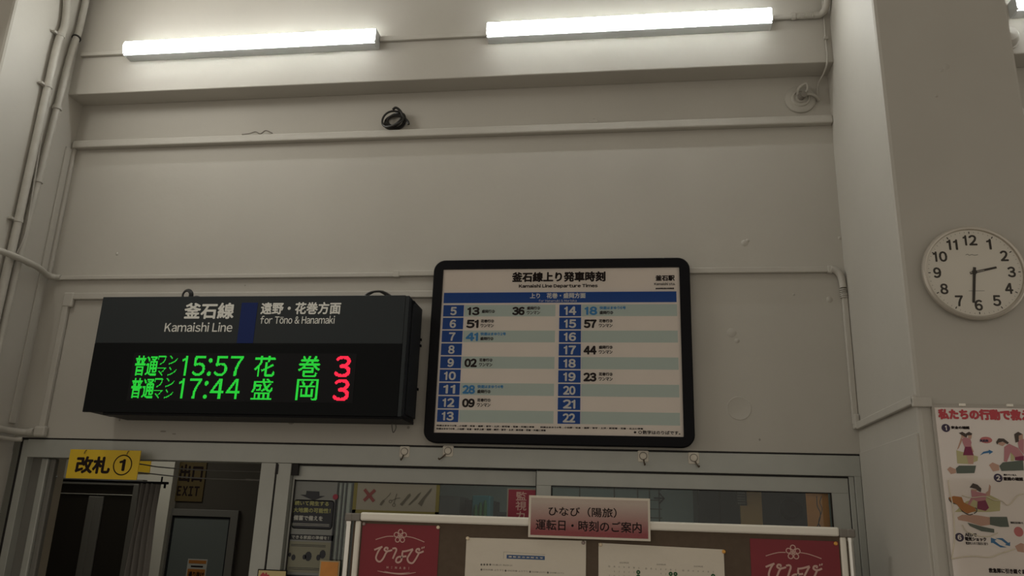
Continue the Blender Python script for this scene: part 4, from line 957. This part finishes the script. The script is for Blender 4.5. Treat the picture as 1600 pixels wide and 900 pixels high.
# coil of black cable resting on the moulding, plus bits on the ledge
g = G()
for k, (r, rz, dx, dz) in enumerate(((.075, .062, 0, 0), (.070, .055, .006, .004), (.055, .04, .012, .002), (.05, .036, .006, -.006), (.078, .058, -.004, -.003))):
    g.tube([(-1.592+dx+r*math.cos(a), -.02-.010*k-.012*math.sin(a*2+k), 4.272+dz+rz*math.sin(a)+.012*math.cos(a)) for a in [2*PI*j/26 for j in range(26)]], .0075, 7, closed=True)
g.tube(spline([(-1.60, -.06, 4.345), (-1.575, -.07, 4.352), (-1.545, -.06, 4.33), (-1.525, -.05, 4.29), (-1.495, -.04, 4.262), (-1.485, -.04, 4.235)]), [.012]*7+[.009]*30, 7) if False else g.tube(spline([(-1.60, -.06, 4.345), (-1.575, -.07, 4.352), (-1.545, -.06, 4.33), (-1.525, -.05, 4.29), (-1.495, -.04, 4.262), (-1.485, -.04, 4.235)]), .009, 7)
tag(obj('cable_coil', g, M['cable_black']), 'coil of black cable hanging on the moulding in the middle of the wall', 'cable')
p = at(927, 183, -.02)
tag(obj('tape_scrap', G().box(p.x-.03, p.x+.03, -.028, -.018, 4.205, 4.232, .002), M['duct']), 'small pale block sitting on the moulding above the timetable', 'block')
tag(obj('wire_scrap', G().tube(spline([(-2.72, -.02, 4.213), (-2.66, -.025, 4.216), (-2.62, -.02, 4.230), (-2.58, -.02, 4.214), (-2.54, -.025, 4.234), (-2.49, -.02, 4.214)]), .0045, 6), M['bracket']), 'loose scrap of wire lying on the moulding left of the cable coil', 'wire')

# ------------------------------------------------------------------ strip lamps
def lamp(x0, x1, label):
    t = thing('strip_lamp', ((x0+x1)/2, -.17, 4.755), label, 'lamp', 'strip lamps on the beam')
    obj('housing', G().box(x0+.005, x1-.005, -.262, -.17, 4.757, 4.862, .004), M['lamp_body'], t)
    g = G(); n = 12; vs = []
    prof = [(-.262 - .028*math.sin(PI*k/n)**.6, 4.755 + .112*k/n) for k in range(n+1)]
    for xx in (x0, x1): vs += [(xx, a, b) for a, b in prof]
    m = n+1; g.add(vs, [(k, m+k, m+k+1, k+1) for k in range(n)], True)
    g.add([(x0, a, b) for a, b in prof], [tuple(range(m))]); g.add([(x1, a, b) for a, b in prof], [tuple(reversed(range(m)))])
    obj('diffuser', g, M['tube'], t)
    for xx in (x0, x1): obj('end_cap', G().box(xx-.006, xx+.006, -.275, -.17, 4.757, 4.866, .003), M['lamp_body'], t)
lamp(-3.585, -1.705, 'lit strip lamp on the beam at the left, above the departure board')
lamp(-.915, .955, 'lit strip lamp on the beam at the right, above the timetable')
lamp(2.435, 4.315, 'lit strip lamp glimpsed beyond the right pillar in the top corner')
t = thing('round_siren', (2.30, -.17, 4.6), 'round painted fixture half hidden behind the right pillar on the far beam', 'wall fixture')
p = at(1574, 56, -.2)
obj('dome', G().lathe((p.x, -.17, p.z), [(.075, 0), (.072, .03), (.05, .06), (.0005, .07)], 32), M['pipe'], t)
obj('rim', G().lathe((p.x, -.17, p.z), [(.085, 0), (.085, .01), (.075, .014)], 32), M['pipe'], t)

bpy.data.objects.remove(_fo, do_unlink=True)
